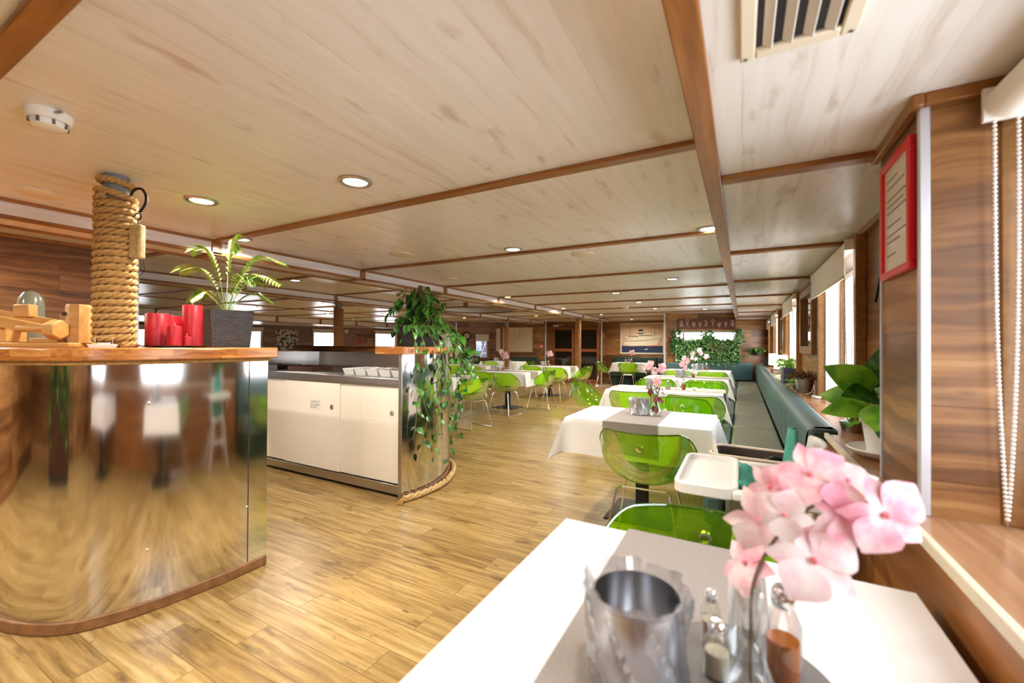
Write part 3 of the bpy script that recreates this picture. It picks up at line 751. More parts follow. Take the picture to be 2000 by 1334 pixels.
for x, y, r, h, l in ((-2.675, 1.055, .052, .17, 'wide red pillar candle at the left of the plate'), (-2.752, 1.15, .046, .165, 'red pillar candle half hidden behind the wide one'),
                   (-2.545, 1.075, .031, .105, 'middle-sized red candle with wick in front of the taller ones'), (-2.575, 1.142, .026, .052, 'smallest stubby red candle on the plate'),
                   (-2.655, 1.205, .047, .225, 'tallest red pillar candle beside the wicker planter')):
    t = thing('pillar_candle', l, 'candle', (x, y, BT + .0062), 0, 'red candles on the plate')
    b = MB(); b.lathe([(r * .97, 0), (r, .004), (r, h - .006), (r * .93, h), (r * .5, h - .001), (0, h + .004 if r < .05 else h - .002)], 32); b.build('wax', 'red', t)
    b = MB(); b.tube([(0, 0, h), (.002, 0, h + .008), (.006, .002, h + .016)], .0014, 6); b.build('wick', 'wick', t)
def palm(x, y, z, rz):
    t = thing('potted_palm', 'small palm in a square black wicker planter on the bar end', 'potted plant', (x, y, z), rz)
    b = MB(); square_planter(b, .225, .215, .86); b.build('planter', 'wicker', t, smooth=0)
    b = MB(); b.box(-.095, .095, -.095, .095, .16, .185); b.build('soil', 'soil', t)
    fr = [((-.10, -.04), .40, .10, 1), ((-.17, -.02), .30, .05, 1), ((.02, .02), .46, .06, 1), ((.20, .05), .37, .04, 1), ((.14, -.03), .24, .0, 1), ((-.15, .03), .17, -.03, .8), ((.12, .1), .16, -.02, .7), ((-.05, -.12), .14, -.04, .6), ((.24, -.04), .25, -.06, .9)]
    inv = Matrix.Rotation(-rz + math.radians(28.5), 4, 'Z')
    for (dx, dy), hgt, ov, s in fr:
        f = MB(); p = [Vector((0, 0, .17)), Vector((dx * .25, dy * .25, .17 + hgt * .5)), Vector((dx * .65, dy * .65, .17 + hgt * .9)), Vector((dx, dy, .17 + hgt)), Vector((dx * 1.5, dy * 1.5, .17 + hgt - .04 + ov * .3))]
        p = [inv @ q for q in p]; pa = smoothpath(p, 7); f.tube(pa, .0022, 5)
        n = len(pa)
        for i in range(int(n * .3), n - 1):
            tt = (pa[i + 1] - pa[i]).normalized(); sd = tt.cross(Vector((0, 0, 1))).normalized()
            k = (i - n * .3) / (n * .7); L = (.10 * math.sin(PI * (k * .8 + .15)) + .02) * s
            for q in (-1, 1):
                leaf(f, orient(pa[i], tt * .8 + sd * q * 1.1 + Vector((0, 0, .15))), L, .015, .3, .3, False, 5)
        f.build('frond', 'leaf_palm', t)
palm(-2.70, 1.40, BT, math.radians(-10))

# ------------------------------------------------------------------ the buffet
bfp = [(-2.462, 2.64), (-2.425, 2.76), (-2.415, 2.95), (-2.44, 3.12), (-2.50, 3.28), (-2.59, 3.45), (-2.70, 3.59), (-2.85, 3.70), (-3.1, 3.79), (-3.5, 3.84), (-3.9, 3.78), (-4.25, 3.55), (-4.40, 3.2), (-4.44, 2.64)]
fp = [(p.x, p.y) for p in smoothpath(bfp, 6)]
fp.reverse()
buf = thing('buffet_counter', 'stainless buffet counter with white sliding doors and raised wooden shelf', 'buffet counter')
b = MB(); b.strip(list(reversed(fp)), .05, 1.205, .012); b.build('steel_shell', 'steel', buf)
b = MB(); b.strip(offset_plan(list(reversed(fp)), .012), 0, .05, .012); b.build('kick_strip', 'kick', buf)
b = MB(); b.box(-4.42, -2.50, 2.69, 3.24, .11, .928); b.build('cabinet_body', 'offwhite', buf)
b = MB(); b.box(-4.42, -2.485, 2.66, 2.70, .028, .105); b.build('bottom_rail', 'brushed', buf, bevel=.004)
b = MB(); b.box(-4.42, -2.50, 2.70, 3.2, 0, .03); b.build('plinth', 'black', buf)
b = MB(); b.box(-2.50, -2.462, 2.634, 2.668, 0, 1.205); b.build('corner_post', 'brushed', buf, bevel=.004)
b = MB(); b.box(-4.42, -2.50, 2.645, 3.30, .945, 1.0); b.box(-4.42, -2.50, 2.662, 2.70, .925, .947); b.build('steel_worktop', 'brushed', buf, bevel=.006)
b = MB(); b.box(-4.42, -2.50, 3.29, 3.305, 1.0, 1.205); b.build('back_panel', 'brushed', buf)
ws = [p for p in offset_plan(list(reversed(fp)), .04)]
ws[0] = (ws[0][0], 2.60)
ws = [p for p in ws if not (p[0] < -4.0 and p[1] < 3.0)]
b = MB(); b.prism(ws + [(-4.46, 3.25), (-2.735, 3.25), (-2.735, 2.60)], 1.205, BT); b.build('wooden_shelf', 'teak', buf, bevel=.006, smooth=20)
for i, (x0, x1, yy) in enumerate(((-4.42, -4.03, 2.676), (-4.05, -3.245, 2.664), (-3.255, -2.505, 2.676))):
    d = MB(); d.box(x0, x1, yy, yy + .011, .112, .922); dr = d.build('sliding_door', 'door_white', buf, bevel=.002)
    if i:
        px_ = x1 - .105
        h = MB(); h.lathe([(.024, 0), (.024, -.003), (.019, -.003), (.017, .004), (0, .004)], 22, Matrix.Translation((px_, yy - .001, .70)) @ Matrix.Rotation(-PI / 2, 4, 'X') @ Matrix.Scale(-1, 4, (0, 0, 1))); h.build('finger_pull', 'chrome', dr)
    if i == 1:
        n = MB(); n.box(-3.66, -3.51, yy - .0012, yy, .655, .755); nt_ = n.build('taped_note', 'paper', dr)
        s = MB()
        for k, (zz, xe) in enumerate(((.737, -3.525), (.703, -3.525), (.683, -3.57))):
            pts = [(-3.652 + (xe + 3.652) * j / 26, yy - .002, zz + .007 * math.sin(j * 2.1 + k) * math.cos(j * .9)) for j in range(27)]
            s.tube(pts, .0012, 4)
        s.tube([(-3.655, yy - .002, .722), (-3.52, yy - .002, .716)], .0009, 4); s.build('handwriting', 'ink_dark', dr)
    if i == 2:
        n = MB()
        for a, c in (((-2.97, .80), (-2.80, .80)), ((-2.80, .80), (-2.79, .62)), ((-2.79, .62), (-2.97, .63)), ((-2.97, .63), (-2.98, .80))): n.tube([(a[0], yy - .001, a[1]), (c[0], yy - .001, c[1])], .001, 4)
        n.build('sticker_trace', 'offwhite', dr)
rpth = offset_plan(list(reversed(fp))[:44], .045)
b = MB()
for s in range(3):
    pts = []; acc = 0
    for i, (x, y) in enumerate(rpth):
        if i: acc += math.hypot(x - rpth[i - 1][0], y - rpth[i - 1][1])
        tw = acc * 28 + 2 * PI * s / 3; q = .013
        pts.append((x + q * math.cos(tw) * .7, y + q * math.cos(tw) * .7, .03 + q * math.sin(tw)))
    b.tube(pts, .0165, 8)
b.build('floor_rope', 'sisal', buf)
b = MB()
for k in range(30):
    x, y = rpth[0]; b.tube([(x, y, .03), (x + rnd(-.02, .02), y - .03, .02 + rnd(-.01, .015)), (x + rnd(-.04, .03), y - .06 + rnd(-.02, .02), .006)], .002, 4)
b.build('frayed_end', 'rope', buf)['kind'] = 'stuff'
# trays and cutlery on the worktop
tl = ['leftmost of five', 'second from the left of five', 'middle one of five', 'fourth from the left of five', 'rightmost of five']
for i in range(5):
    x = -3.27 + .155 * i; t = MB(); w, d, h, th = .07, .15, .058, .004
    vs = []
    for r, z in ((.86, 0), (1, h)): vs += [(-w * r, -d * r, z), (w * r, -d * r, z), (w * r, d * r, z), (-w * r, d * r, z)]
    for r, z in ((.94, h), (.8, .006)): vs += [(-w * r, -d * r, z), (w * r, -d * r, z), (w * r, d * r, z), (-w * r, d * r, z)]
    fs = [(3, 2, 1, 0), (12, 13, 14, 15)] + [(4 * j + k, 4 * j + (k + 1) % 4, 4 * j + 4 + (k + 1) % 4, 4 * j + 4 + k) for j in range(3) for k in range(4)]
    t.add(vs, fs); o = t.build('cutlery_tray', 'white', smooth=0); o.location = (x, 2.92, 1.0)
    tag(o, tl[i] + ' white cutlery trays on the steel worktop', 'tray', 'white cutlery trays')
    if i >= 1:
        for k in range(2):
            f = MB(); f.bar((0, -.10, 0), (0, .02, .004), .012, .003); f.bar((0, .02, .004), (0, .10, 0), .02 if k else .016, .002)
            o = f.build('table_knife' if (i + k) % 2 else 'serving_spoon', 'chrome'); o.location = (x - .02 + .04 * k, 2.90 + .03 * k, 1.0625); o.rotation_euler = (.1, 0, rnd(-.35, .35))
            tag(o, '%s piece of cutlery lying across the tray that is %s' % ('near' if not k else 'far', tl[i].replace(' of five', '')), 'cutlery', 'cutlery on the white trays')
t = thing('dark_tray', 'low dark wooden tray at the left of the steel worktop', 'tray', (-4.12, 3.0, 1.0))
b = MB(); b.box(-.2, .2, -.13, .13, 0, .012); b.build('base', 'dark_wood', t)
for x0, x1, y0, y1 in ((-.2, .2, -.13, -.115), (-.2, .2, .115, .13), (-.2, -.185, -.115, .115), (.185, .2, -.115, .115)):
    b = MB(); b.box(x0, x1, y0, y1, .012, .05); b.build('side', 'dark_wood', t)

# tall trailing pothos
t = thing('trailing_pothos', 'tall pothos in a black wicker planter, its vines hanging down the buffet end', 'potted plant', (-2.93, 3.40, BT))
b = MB(); square_planter(b, .30, .20, .84); b.build('planter', 'wicker', t, smooth=0)
b = MB(); b.cyl((0, 0, .15), .025, .48, 10); b.build('moss_pole', 'stem_brown', t)
lb, sb = MB(), MB()
for k in range(17):
    a = rnd(0, 2 * PI); h = rnd(.3, .64); r = rnd(.05, .2)
    vine(lb, sb, [(0, 0, .16), (r * .6 * math.cos(a), r * .6 * math.sin(a), h * .5), (r * math.cos(a + .8), r * math.sin(a + .8), h), (r * 1.5 * math.cos(a + 1.2), r * 1.5 * math.sin(a + 1.2), h * .85)], .05, .07, .11)
for k in range(16):
    a = rnd(0, 2 * PI); r = rnd(.14, .2)
    vine(lb, sb, [(.05 * math.cos(a), .05 * math.sin(a), .18), (r * .8 * math.cos(a), r * .8 * math.sin(a), rnd(.24, .34)), (r * math.cos(a), r * math.sin(a), rnd(.06, .2))], .045, .06, .10)
lb.build('foliage', 'leaf', t); sb.build('stems', 'stem', t)
lb, sb = MB(), MB()
for k in range(9):
    a = rnd(2.2, 4.2); h = rnd(.25, .62); r = rnd(.14, .26)
    vine(lb, sb, [(0, 0, .2), (r * .5 * math.cos(a), r * .5 * math.sin(a), h), (r * math.cos(a), r * math.sin(a), h - .02), (r * 1.25 * math.cos(a), r * 1.25 * math.sin(a), h - .14)], .05, .07, .11)
lb.build('side_foliage', 'leaf_dark', t); sb.build('side_stems', 'stem', t)
vines = [((.555, -.68), -.78, 'leaf'), ((.575, -.59), -.98, 'leaf_dark'), ((.59, -.47), -.95, 'leaf'), ((.59, -.38), -.5, 'leaf_dark'), ((.585, -.30), -1.03, 'leaf_dark'), ((.56, -.20), -1.0, 'leaf'),
         ((.515, -.07), -.98, 'leaf_dark'), ((.49, .0), -.85, 'leaf'), ((.46, .07), -.7, 'leaf_dark'), ((.55, -.10), -.5, 'leaf'), ((.52, .0), -.4, 'leaf_dark'), ((.47, .10), -.45, 'leaf')]
for (x, y), ze, m_ in vines:
    lb, sb = MB(), MB()
    pts = [(x * .2, y * .3, .18), (x * .55, y * .7, .20), (x * .93, y * .97, .04), (x, y, -.1)]
    z = -.1
    while z > ze + .1:
        z -= .16; pts.append((x + rnd(-.02, .025), y + rnd(-.03, .03), z))
    vine(lb, sb, pts, .10, .05, .08, .0026, (.8, -.5, 0))
    v = lb.build('vine_leaves', m_, t); sb.build('vine_stem', 'stem', v)
for k in range(3):
    lb, sb = MB(), MB()
    vine(lb, sb, [(.1, .02, .2), (.25, .1, .25 - .05 * k), (.38 + .05 * k, .18, .12 - .12 * k), (.46 + .03 * k, .2, -.05 - .12 * k)], .09, .09, .14, .003, (.7, -.3, .2)); v = lb.build('vine_leaves', 'leaf', t); sb.build('vine_stem', 'stem', v)
# ------------------------------------------------------------------ chairs
def sstep(a, b, x):
    t = max(0, min(1, (x - a) / (b - a))); return t * t * (3 - 2 * t)
def rim(a):                                        # a = 0 at the back, pi at the front
    d = abs(a); z = .775 - .17 * sstep(.75, 1.9, d) - .145 * sstep(1.5, 2.9, d)
    rx, ry = .292, (.275 if d < PI / 2 else .245)
    return rx * math.sin(a), -ry * math.cos(a) - .0, z
CH = 'green acrylic shells'
def make_chair(label):
    t = thing('tub_chair', label, 'chair', (0, 0, 0), 0, 'green acrylic tub chairs')
    n = 56; rows = []
    for j in range(13):
        u = j / 12; row = []
        for i in range(n + 1):
            a = -PI + 2 * PI * i / n; x, y, z = rim(a); d = abs(a)
            q = math.sin(u * PI / 2) ** .72; hz = (1 - math.cos(u * PI / 2)) ** 1.15
            z0 = .428 + .012 * (1 - u) * 0
            row.append((x * q, y * q, z0 + (z - z0) * hz))
        rows.append(row)
    b = MB(); b.grid(rows, flip=True); b.build('shell', 'green', t, smooth=60)
    b = MB(); b.tube([rim(-PI + 2 * PI * i / 72) for i in range(72)], .0048, 6, True); b.build('rim', 'green_rim', t)
    x, y, z = rim(0)
    b = MB(); b.lathe([(.013, -.012), (.021, -.010), (.021, .010), (.013, .012)], 20, Matrix.Translation((0, y + .016, .69)) @ Matrix.Rotation(PI / 2, 4, 'X'), closed=True); b.build('back_button', 'chrome', t)
    for s in (-1, 1):
        P = [(s * .13, -.13, .415), (s * .155, -.16, .405), (s * .225, -.245, .022), (s * .227, -.24, .007), (s * .227, .225, .007), (s * .225, .23, .022), (s * .155, .15, .405), (s * .13, .12, .415)]
        b = MB(); b.tube(P, .0062, 8); b.build('sled_leg', 'chrome', t)
    for yy in (-.13, .12):
        b = MB(); b.tube([(-.13, yy, .415), (.13, yy, .415)], .0062, 8); b.build('seat_bar', 'chrome', t)
    return t
M['green_rim'] = clear('green_acrylic_rim', S(120, 175, 30), .12, .05, S(110, 160, 20), .35)
chairs = [
 (-.10, 1.19, 180, 'green see-through tub chair facing us, tucked under the nearest table at the bottom'),
 (-.53, 2.78, 2, 'green see-through tub chair with its back to us at the single table with grey runner'),
 (-.52, 4.20, 178, 'green tub chair on the far side of the single table, facing us behind its vase'),
 (-1.08, 4.98, 0, 'left of two green chairs with backs to us behind the single table with steel cup'),
 (-.44, 4.88, -2, 'right of two green chairs with backs to us behind the single table'),
 (-1.82, 5.62, -86, 'green tub chair at the aisle end of the second right-hand table, seen side-on'),
 (-1.12, 6.30, 180, 'left green chair facing us on the far side of the second right-hand table'),
 (-.48, 6.22, 180, 'right green chair facing us on the far side of the second right-hand table'),
 (-1.18, 7.02, 0, 'left green chair with its back to us at the third right-hand table'),
 (-.47, 7.08, 0, 'right green chair with its back to us at the third right-hand table'),
 (-1.18, 9.50, 0, 'left green chair with its back to us at the right-hand table nearest the plant wall'),
 (-.52, 9.42, 0, 'right green chair with its back to us at the right-hand table nearest the plant wall'),
 (-3.82, 13.15, -75, 'green chair seen side-on left of the table below the ship painting'),
 (-2.98, 12.75, 4, 'green chair with its back to us at the table below the ship painting'),
 (-4.50, 6.98, 3, 'left front green chair with its back to us at the centre table with grey-beige runner'),
 (-3.85, 6.83, -2, 'right front green chair with its back to us at the centre table'),
 (-3.60, 7.92, 92, 'green chair at the aisle end of the centre table, half under its cloth corner'),
 (-4.55, 9.42, 0, 'left green chair at the table in front of the glazed doors, mostly hidden'),
 (-3.80, 9.12, 0, 'green chair with its back to us at the table in front of the glazed doors'),
 (-3.52, 10.12, 90, 'green chair at the aisle end of the table in front of the glazed doors'),
 (-6.42, 8.66, 6, 'left green chair at the left table with the black pot, next to the hanging vines'),
 (-5.72, 8.60, 0, 'right green chair with its back to us at the left table with the black pot'),
 (-3.72, 5.52, 78, 'nearest green chair right of the trailing pothos, seen from its side and back'),
 (-4.52, 6.32, 175, 'green chair directly behind the nearest chair by the pothos, at the same half-hidden table'),
 (-6.85, 11.28, 0, 'green chair with its back to us at the farthest left table below the sea chart'),
 (-5.92, 11.85, 90, 'green chair at the right end of the farthest left table below the sea chart')]
c0 = None
for x, y, rz, lab in chairs:
    if c0 is None:
        c0 = make_chair(lab); c0.location = (x, y, 0); c0.rotation_euler = (0, 0, math.radians(rz))
    else: dup(c0, (x, y, 0), math.radians(rz), lab)

# ------------------------------------------------------------------ tables, cloths, runners
TH = .745
def table(x, y, W, D, label):
    t = thing('dining_table', label, 'table', (x, y, 0), 0, 'square-based dining tables')
    b = MB(); b.box(-W / 2, W / 2, -D / 2, D / 2, TH - .028, TH); b.build('tabletop', 'offwhite', t, bevel=.004)
    b = MB(); b.box(-.042, .042, -.042, .042, .03, TH - .03); b.build('column', 'black', t, bevel=.004)
    b = MB(); q = .235; b.add([(-q, -q, 0), (q, -q, 0), (q, q, 0), (-q, q, 0), (-q, -q, .01), (q, -q, .01), (q, q, .01), (-q, q, .01), (-.05, -.05, .042), (.05, -.05, .042), (.05, .05, .042), (-.05, .05, .042)],
       [(3, 2, 1, 0), (0, 1, 5, 4), (1, 2, 6, 5), (2, 3, 7, 6), (3, 0, 4, 7), (4, 5, 9, 8), (5, 6, 10, 9), (6, 7, 11, 10), (7, 4, 8, 11), (8, 9, 10, 11)]); b.build('base_plate', 'black', t, smooth=0, bevel=.002)
    return t
def cloth(x, y, W, D, hx, hy, label, rz=0, fl=.34):
    def axis(Lh, h):
        a = [-Lh / 2 - h * (1 - i / 10) for i in range(10)]; m = [-Lh / 2 + Lh * i / 14 for i in range(15)]
        return a + m + [Lh / 2 + h * (i + 1) / 10 for i in range(10)]
    b = MB(); rows = []; ph = rnd(0, 6)
    for v in axis(D, hy):
        row = []
        for u in axis(W, hx):
            ex, ey = max(0, abs(u) - W / 2), max(0, abs(v) - D / 2); sx, sy = (1 if u > 0 else -1), (1 if v > 0 else -1)
            if ex == 0 and ey == 0: p = (u, v, TH + .002)
            elif ey == 0:
                k = ex / hx; p = (sx * (W / 2 + .006 + .03 * ex + .012 * k * math.sin(v * 8 + ph)), v, TH + .002 - ex + .006 * k * math.sin(v * 5 + ph))
            elif ex == 0:
                k = ey / hy; p = (u, sy * (D / 2 + .006 + .03 * ey + .012 * k * math.sin(u * 8 + ph)), TH + .002 - ey + .006 * k * math.sin(u * 5 + ph))
            else:
                r = math.hypot(ex, ey); th = math.atan2(ey, ex); k = math.sin(2 * th); off = r * fl * k ** 1.5
                pin = -r * .10 * math.sin(4 * th) 
                ox = .006 + .03 * r + off * .72 + max(0, pin) * .4; oy = .006 + .03 * r + off * .72 + max(0, -pin) * .4
                if th < PI / 4: oy -= .06 * r * math.sin(4 * th)
                else: ox -= .06 * r * math.sin(4 * th) * -1
                p = (sx * (W / 2 + ox), sy * (D / 2 + oy), TH + .002 - math.sqrt(max(0, r * r - off * off)) * (.98))
            row.append(p)
        rows.append(row)
    b.grid(rows); o = b.build('tablecloth', 'cloth', smooth=70); o.location = (x, y, 0); o.rotation_euler = (0, 0, rz)
    return tag(o, label, 'tablecloth', 'white tablecloths')
def runner(x, y, W, Lh, drop, along, m, label):
    b = MB(); path = []
    for i in range(9): s = i / 8; path.append((-Lh / 2 - .018 - .03 * drop * (1 - s), TH + .004 - drop * (1 - s)))
    path.append((-Lh / 2 - .006, TH + .006))
    for i in range(9): path.append((-Lh / 2 + Lh * i / 8, TH + .006))
    path.append((Lh / 2 + .006, TH + .006))
    for i in range(9): s = i / 8; path.append((Lh / 2 + .018 + .03 * drop * s, TH + .004 - drop * s))
    rows = []
    for k in range(9):
        w = -W / 2 + W * k / 8; rows.append([((a, w, z) if along == 'x' else (w, a, z)) for a, z in path])
    b.grid(rows, flip=(along == 'x')); o = b.build('table_runner', m, smooth=60); o.location = (x, y, 0)
    return tag(o, label, 'table runner', 'linen table runners')
TABLES = [('nearest', -.072, .88, .82, .74, 'nearest table at the bottom edge', 'y', -.05),
          ('single', -.67, 3.34, 1.00, .70, 'single table with the grey crosswise runner', 'y', -.02),
          ('second', -.83, 5.50, 1.30, .70, 'second right-hand table by the bench', 'x', 0),
          ('third', -.82, 7.75, 1.28, .74, 'third right-hand table by the bench', 'x', 0),
          ('plantwall', -.85, 10.10, 1.28, .74, 'right-hand table nearest the plant wall', 'x', 0),
          ('painting', -3.02, 13.25, .95, .72, 'table below the ship painting', None, 0),
          ('centre', -4.23, 7.62, 1.16, .78, 'centre table with its cloth corner in the aisle', 'x', 0),
          ('doors', -4.30, 9.98, 1.18, .74, 'table in front of the glazed doors', 'x', 0),
          ('blackpot', -6.28, 9.40, 1.25, .74, 'left table with the black pot and vase', 'x', 0),
          ('pothos', -4.62, 5.80, 1.20, .72, 'table half hidden behind the trailing pothos', 'x', 0),
          ('chart', -6.78, 11.90, 1.30, .72, 'farthest left table below the sea chart', None, 0)]
for key, x, y, W, D, where, al, dx in TABLES:
    table(x, y, W, D, 'black-pedestal dining table, the ' + where)
    big = al == 'x'
    cloth(x, y, W, D, .27 if key != 'nearest' else .24, .26, 'white tablecloth draped over the ' + where, fl=.34 if key != 'nearest' else .04)
    if al: runner(x + dx, y + (.03 if big else 0), .30 if big else (.34 if key == 'nearest' else .37), W if big else D, .13 if big else .22, al, 'runner' if not big else 'runner_beige', ('grey-beige linen runner lying lengthwise on the ' if big else 'grey linen runner across the ') + where)

x, y = -.072, -1.05
table(x, y, .82, .74, 'black-pedestal dining table behind the camera, seen only mirrored in the steel bar'); cloth(x, y, .82, .74, .24, .26, fl=.04, label='white tablecloth behind the camera, seen only mirrored in the steel bar')
t = thing('sideboard', 'dark wooden sideboard behind the camera, seen only mirrored at the bar edge', 'sideboard', (-2.9, -2.3, 0))
b = MB(); b.box(-.6, .6, -.22, .22, .08, .9); b.build('body', 'dark_wood', t, bevel=.006)
b = MB(); b.box(-.63, .63, -.24, .24, .9, .93); b.build('top', 'dark_wood', t, bevel=.006)
b = MB(); b.box(-.56, .56, -.18, .2, 0, .08); b.build('plinth', 'black', t)
for s in (-1, 1):
    b = MB(); b.box(s * .29 - .27, s * .29 + .27, .22, .24, .12, .86); d = b.build('door', 'dark_wood', t, bevel=.004)
    b = MB(); b.tube([(s * .06, .24, .45), (s * .06, .27, .45), (s * .06, .27, .6), (s * .06, .24, .6)], .006, 8); b.build('handle', 'brushed', d)
for px_, l in ((-.3, 'left'), (.3, 'right')):
    t = thing('trailing_plant', l + ' green trailing plant on the sideboard, mirrored in the bar edge', 'potted plant', (-2.9 + px_, -2.25, .93))
    b = MB(); b.lathe([(0, 0), (.09, 0), (.12, .18), (.11, .18), (0, .16)], 24); b.build('pot', 'black', t)
    lb, sb = MB(), MB()
    for k in range(12):
        a = rnd(0, PI); vine(lb, sb, [(0, 0, .17), (.12 * math.cos(a), .1 * math.sin(a) + .05, .35), (.25 * math.cos(a), .2 * math.sin(a) + .1, .15), (.27 * math.cos(a), .22 * math.sin(a) + .1, rnd(-.5, 0))], .07, .08, .13)
    lb.build('foliage', 'leaf', t); sb.build('stems', 'stem', t)

# ------------------------------------------------------------------ table settings
TZ = TH + .0095
def steel_cup(x, y, z, r, h, label, film=True, m='brushed'):
    t = thing('cutlery_cup', label, 'cutlery cup', (x, y, z), 0, 'steel cups on the tables')
    b = MB(); b.lathe([(0, .004), (r * .96, .004), (r * .96, 0), (r, .003), (r, h), (r * .95, h), (r * .94, .008), (0, .008)], 36); b.build('cup', 'cup', t)
    if film:
        b = MB(); rows = []
        for j in range(9):
            s = j / 8; row = []
            for i in range(49):
                a = 2 * PI * i / 48; rr = r * (1.06 + .10 * s * s) + .006 * math.sin(a * 7 + j) + .004 * math.sin(a * 13 + 2 * j) + (r * .28 * max(0, math.cos(a - 2.6)) ** 6 * s)
                row.append((rr * math.cos(a), rr * math.sin(a), .002 + h * 1.1 * s))
            rows.append(row)
        rows.append([(p[0] * .86, p[1] * .86, p[2] - .02) for p in rows[-1]])
        b.grid(rows); b.build('film_wrap', 'film', t)
    return t
def vase(x, y, z, s, label, bulb=.036, h=.17):
    b = MB(); b.lathe_open([(0, .002), (bulb * .85, 0), (bulb, .012), (bulb * .98, .035), (bulb * .62, .07), (bulb * .36, .10), (bulb * .34, .14), (bulb * .55, h)], 28)
    o = b.build('bud_vase', 'glass', smooth=60); o.location = (x, y, z); o.scale = (s, s, s); return tag(o, label, 'vase', 'glass bud vases')
def cruet(x, y, z, r, h, label, fill=None, top='chrome'):
    t = thing('cruet', label, 'cruet', (x, y, z), 0, 'cruets and shakers on the tables')
    b = MB(); b.lathe([(0, 0), (r, 0), (r, h * .62), (r * .55, h * .8), (r * .5, h * .84), (0, h * .84)], 20); b.build('bottle', 'glass', t)
    if fill:
        b = MB(); b.lathe([(0, .003), (r * .86, .003), (r * .86, h * .45), (0, h * .45)], 18); b.build('contents', fill, t)
    b = MB(); b.lathe([(r * .56, h * .80), (r * .62, h * .82), (r * .62, h * .94), (r * .45, h), (0, h * 1.005)], 18); b.build('cap', top, t)
    return t
def flower(name, par, c, n, size, pale=0, rot=0):
    c = Vector(c); T = orient(c, Vector(n).orthogonal(), n, 0)
    nn = Vector(n).normalized(); x = nn.orthogonal().normalized(); y = nn.cross(x)
    b = MB()
    for k, (w, L) in enumerate(((1.15, .56), (1.15, .56), (.62, .54), (.55, .54), (.55, .54))):
        a = rot + (0.18, PI - .18, PI / 2, -PI / 2 - .62, -PI / 2 + .62)[k]
        d = (x * math.cos(a) + y * math.sin(a)) + nn * .22
        leaf(b, orient(c, d, nn), size * L, size * .56 * w, .12, .35, False, 7)
    f = b.build('flower', 'petal_pale' if pale else 'petal', par, smooth=80)
    b = MB(); b.lathe([(0, -.004), (size * .05, 0), (size * .04, size * .07), (0, size * .09)], 10, Matrix.Translation(c) @ nn.to_track_quat('Z', 'Y').to_matrix().to_4x4()); b.build('lip', 'petal_core', f)
def orchid(x, y, z, label, pts, fl, thick=.0022, stem='stem'):
    t = thing('orchid_spray', label, 'flowers', (x, y, z), 0, 'pink orchid sprays')
    b = MB(); b.tube(smoothpath(pts, 6), thick, 6); b.build('stem', stem, t)
    for c, n, s, pale, r in fl: flower('flower', t, c, n, s, pale, r)
    return t
# nearest table
b = MB(); b.lathe([(0, 0), (.13, 0), (.138, .004), (.136, .008), (.125, .005), (0, .005)], 48)
o = b.build('slate_tray', 'tray_grey'); o.location = (.0, .775, TZ - .002); tag(o, 'round grey condiment tray on the nearest table', 'tray')
steel_cup(-.15, .705, TZ - .001, .070, .135, 'large steel cup in clear film on the nearest table')
cruet(-.048, .835, TZ + .004, .017, .098, 'slim shaker with brass-coloured ball cap on the nearest table', 'wick')
cruet(-.035, .765, TZ + .004, .021, .085, 'short shaker with wide chrome cap beside the big steel cup on the nearest table', 'wick')
cruet(.005, .845, TZ + .004, .026, .20, 'tall glass cruet with swirled chrome top on the nearest table')
cruet(.058, .80, TZ + .004, .027, .15, 'glass cruet of amber oil on the nearest table', 'oil')
vase(.012, .715, TZ + .004, 1.0, 'clear bud vase in the foreground holding the big orchid')
FN = [(-.3, -.9, .2)]
orchid(.012, .715, TZ + .004, 'large out-of-focus pink orchid spray in the foreground',
       [(0, 0, .02), (.0, .01, .10), (.004, .03, .17), (.03, .06, .225), (.075, .085, .275), (.12, .09, .305), (.165, .085, .31)],
       [((.014, .075, .25), (-.2, -1, .25), .10, 1, .3), ((.082, .05, .215), (.15, -1, .3), .115, 1, .1), ((-.006, .06, .185), (-.6, -.6, .5), .085, 0, .8), ((.028, .10, .30), (-.2, -1, .3), .07, 0, .5),
        ((.080, .075, .335), (-.1, -.9, .6), .095, 0, .0), ((.115, .055, .29), (.1, -1, .2), .085, 0, .9), ((.165, .06, .295), (.35, -1, .1), .105, 0, .2), ((.13, .10, .325), (0, -.6, .9), .08, 1, .5), ((.045, .05, .275), (-.1, -1, .1), .07, 1, .7)], .0026, 'stem_brown')
# single table
steel_cup(-.70, 3.385, TZ, .066, .115, 'steel cup in clear film on the single table')
vase(-.575, 3.36, TZ, 1.15, 'bud vase with reddish twig on the single table', .04, .19)
orchid(-.575, 3.36, TZ, 'pink orchid spray on the single table', [(0, 0, .02), (.005, 0, .2), (.03, .0, .3), (-.01, 0, .36), (-.05, 0, .395)],
       [((-.045, -.01, .385), (-.3, -1, .2), .075, 0, .2), ((.045, -.01, .365), (.3, -1, .2), .075, 0, .5), ((.01, -.02, .26), (0, -1, .2), .075, 0, .9), ((-.01, 0, .34), (0, -1, .4), .06, 1, .9), ((-.085, 0, .37), (-.4, -1, 0), .055, 1, .3)])
lb, sb = MB(), MB(); vine(lb, sb, [(0, 0, .03), (-.01, 0, .14), (-.045, 0, .23)], .03, .04, .06); vine(lb, sb, [(0, 0, .03), (.01, 0, .14), (.03, 0, .22)], .03, .035, .05)
t = thing('red_twig', 'dark red leafy twig in the bud vase of the single table', 'twig', (-.575, 3.36, TZ)); lb.build('leaves', mat('dark_red_leaf', S(112, 36, 44), .6), t); sb.build('stem', 'stem_brown', t)
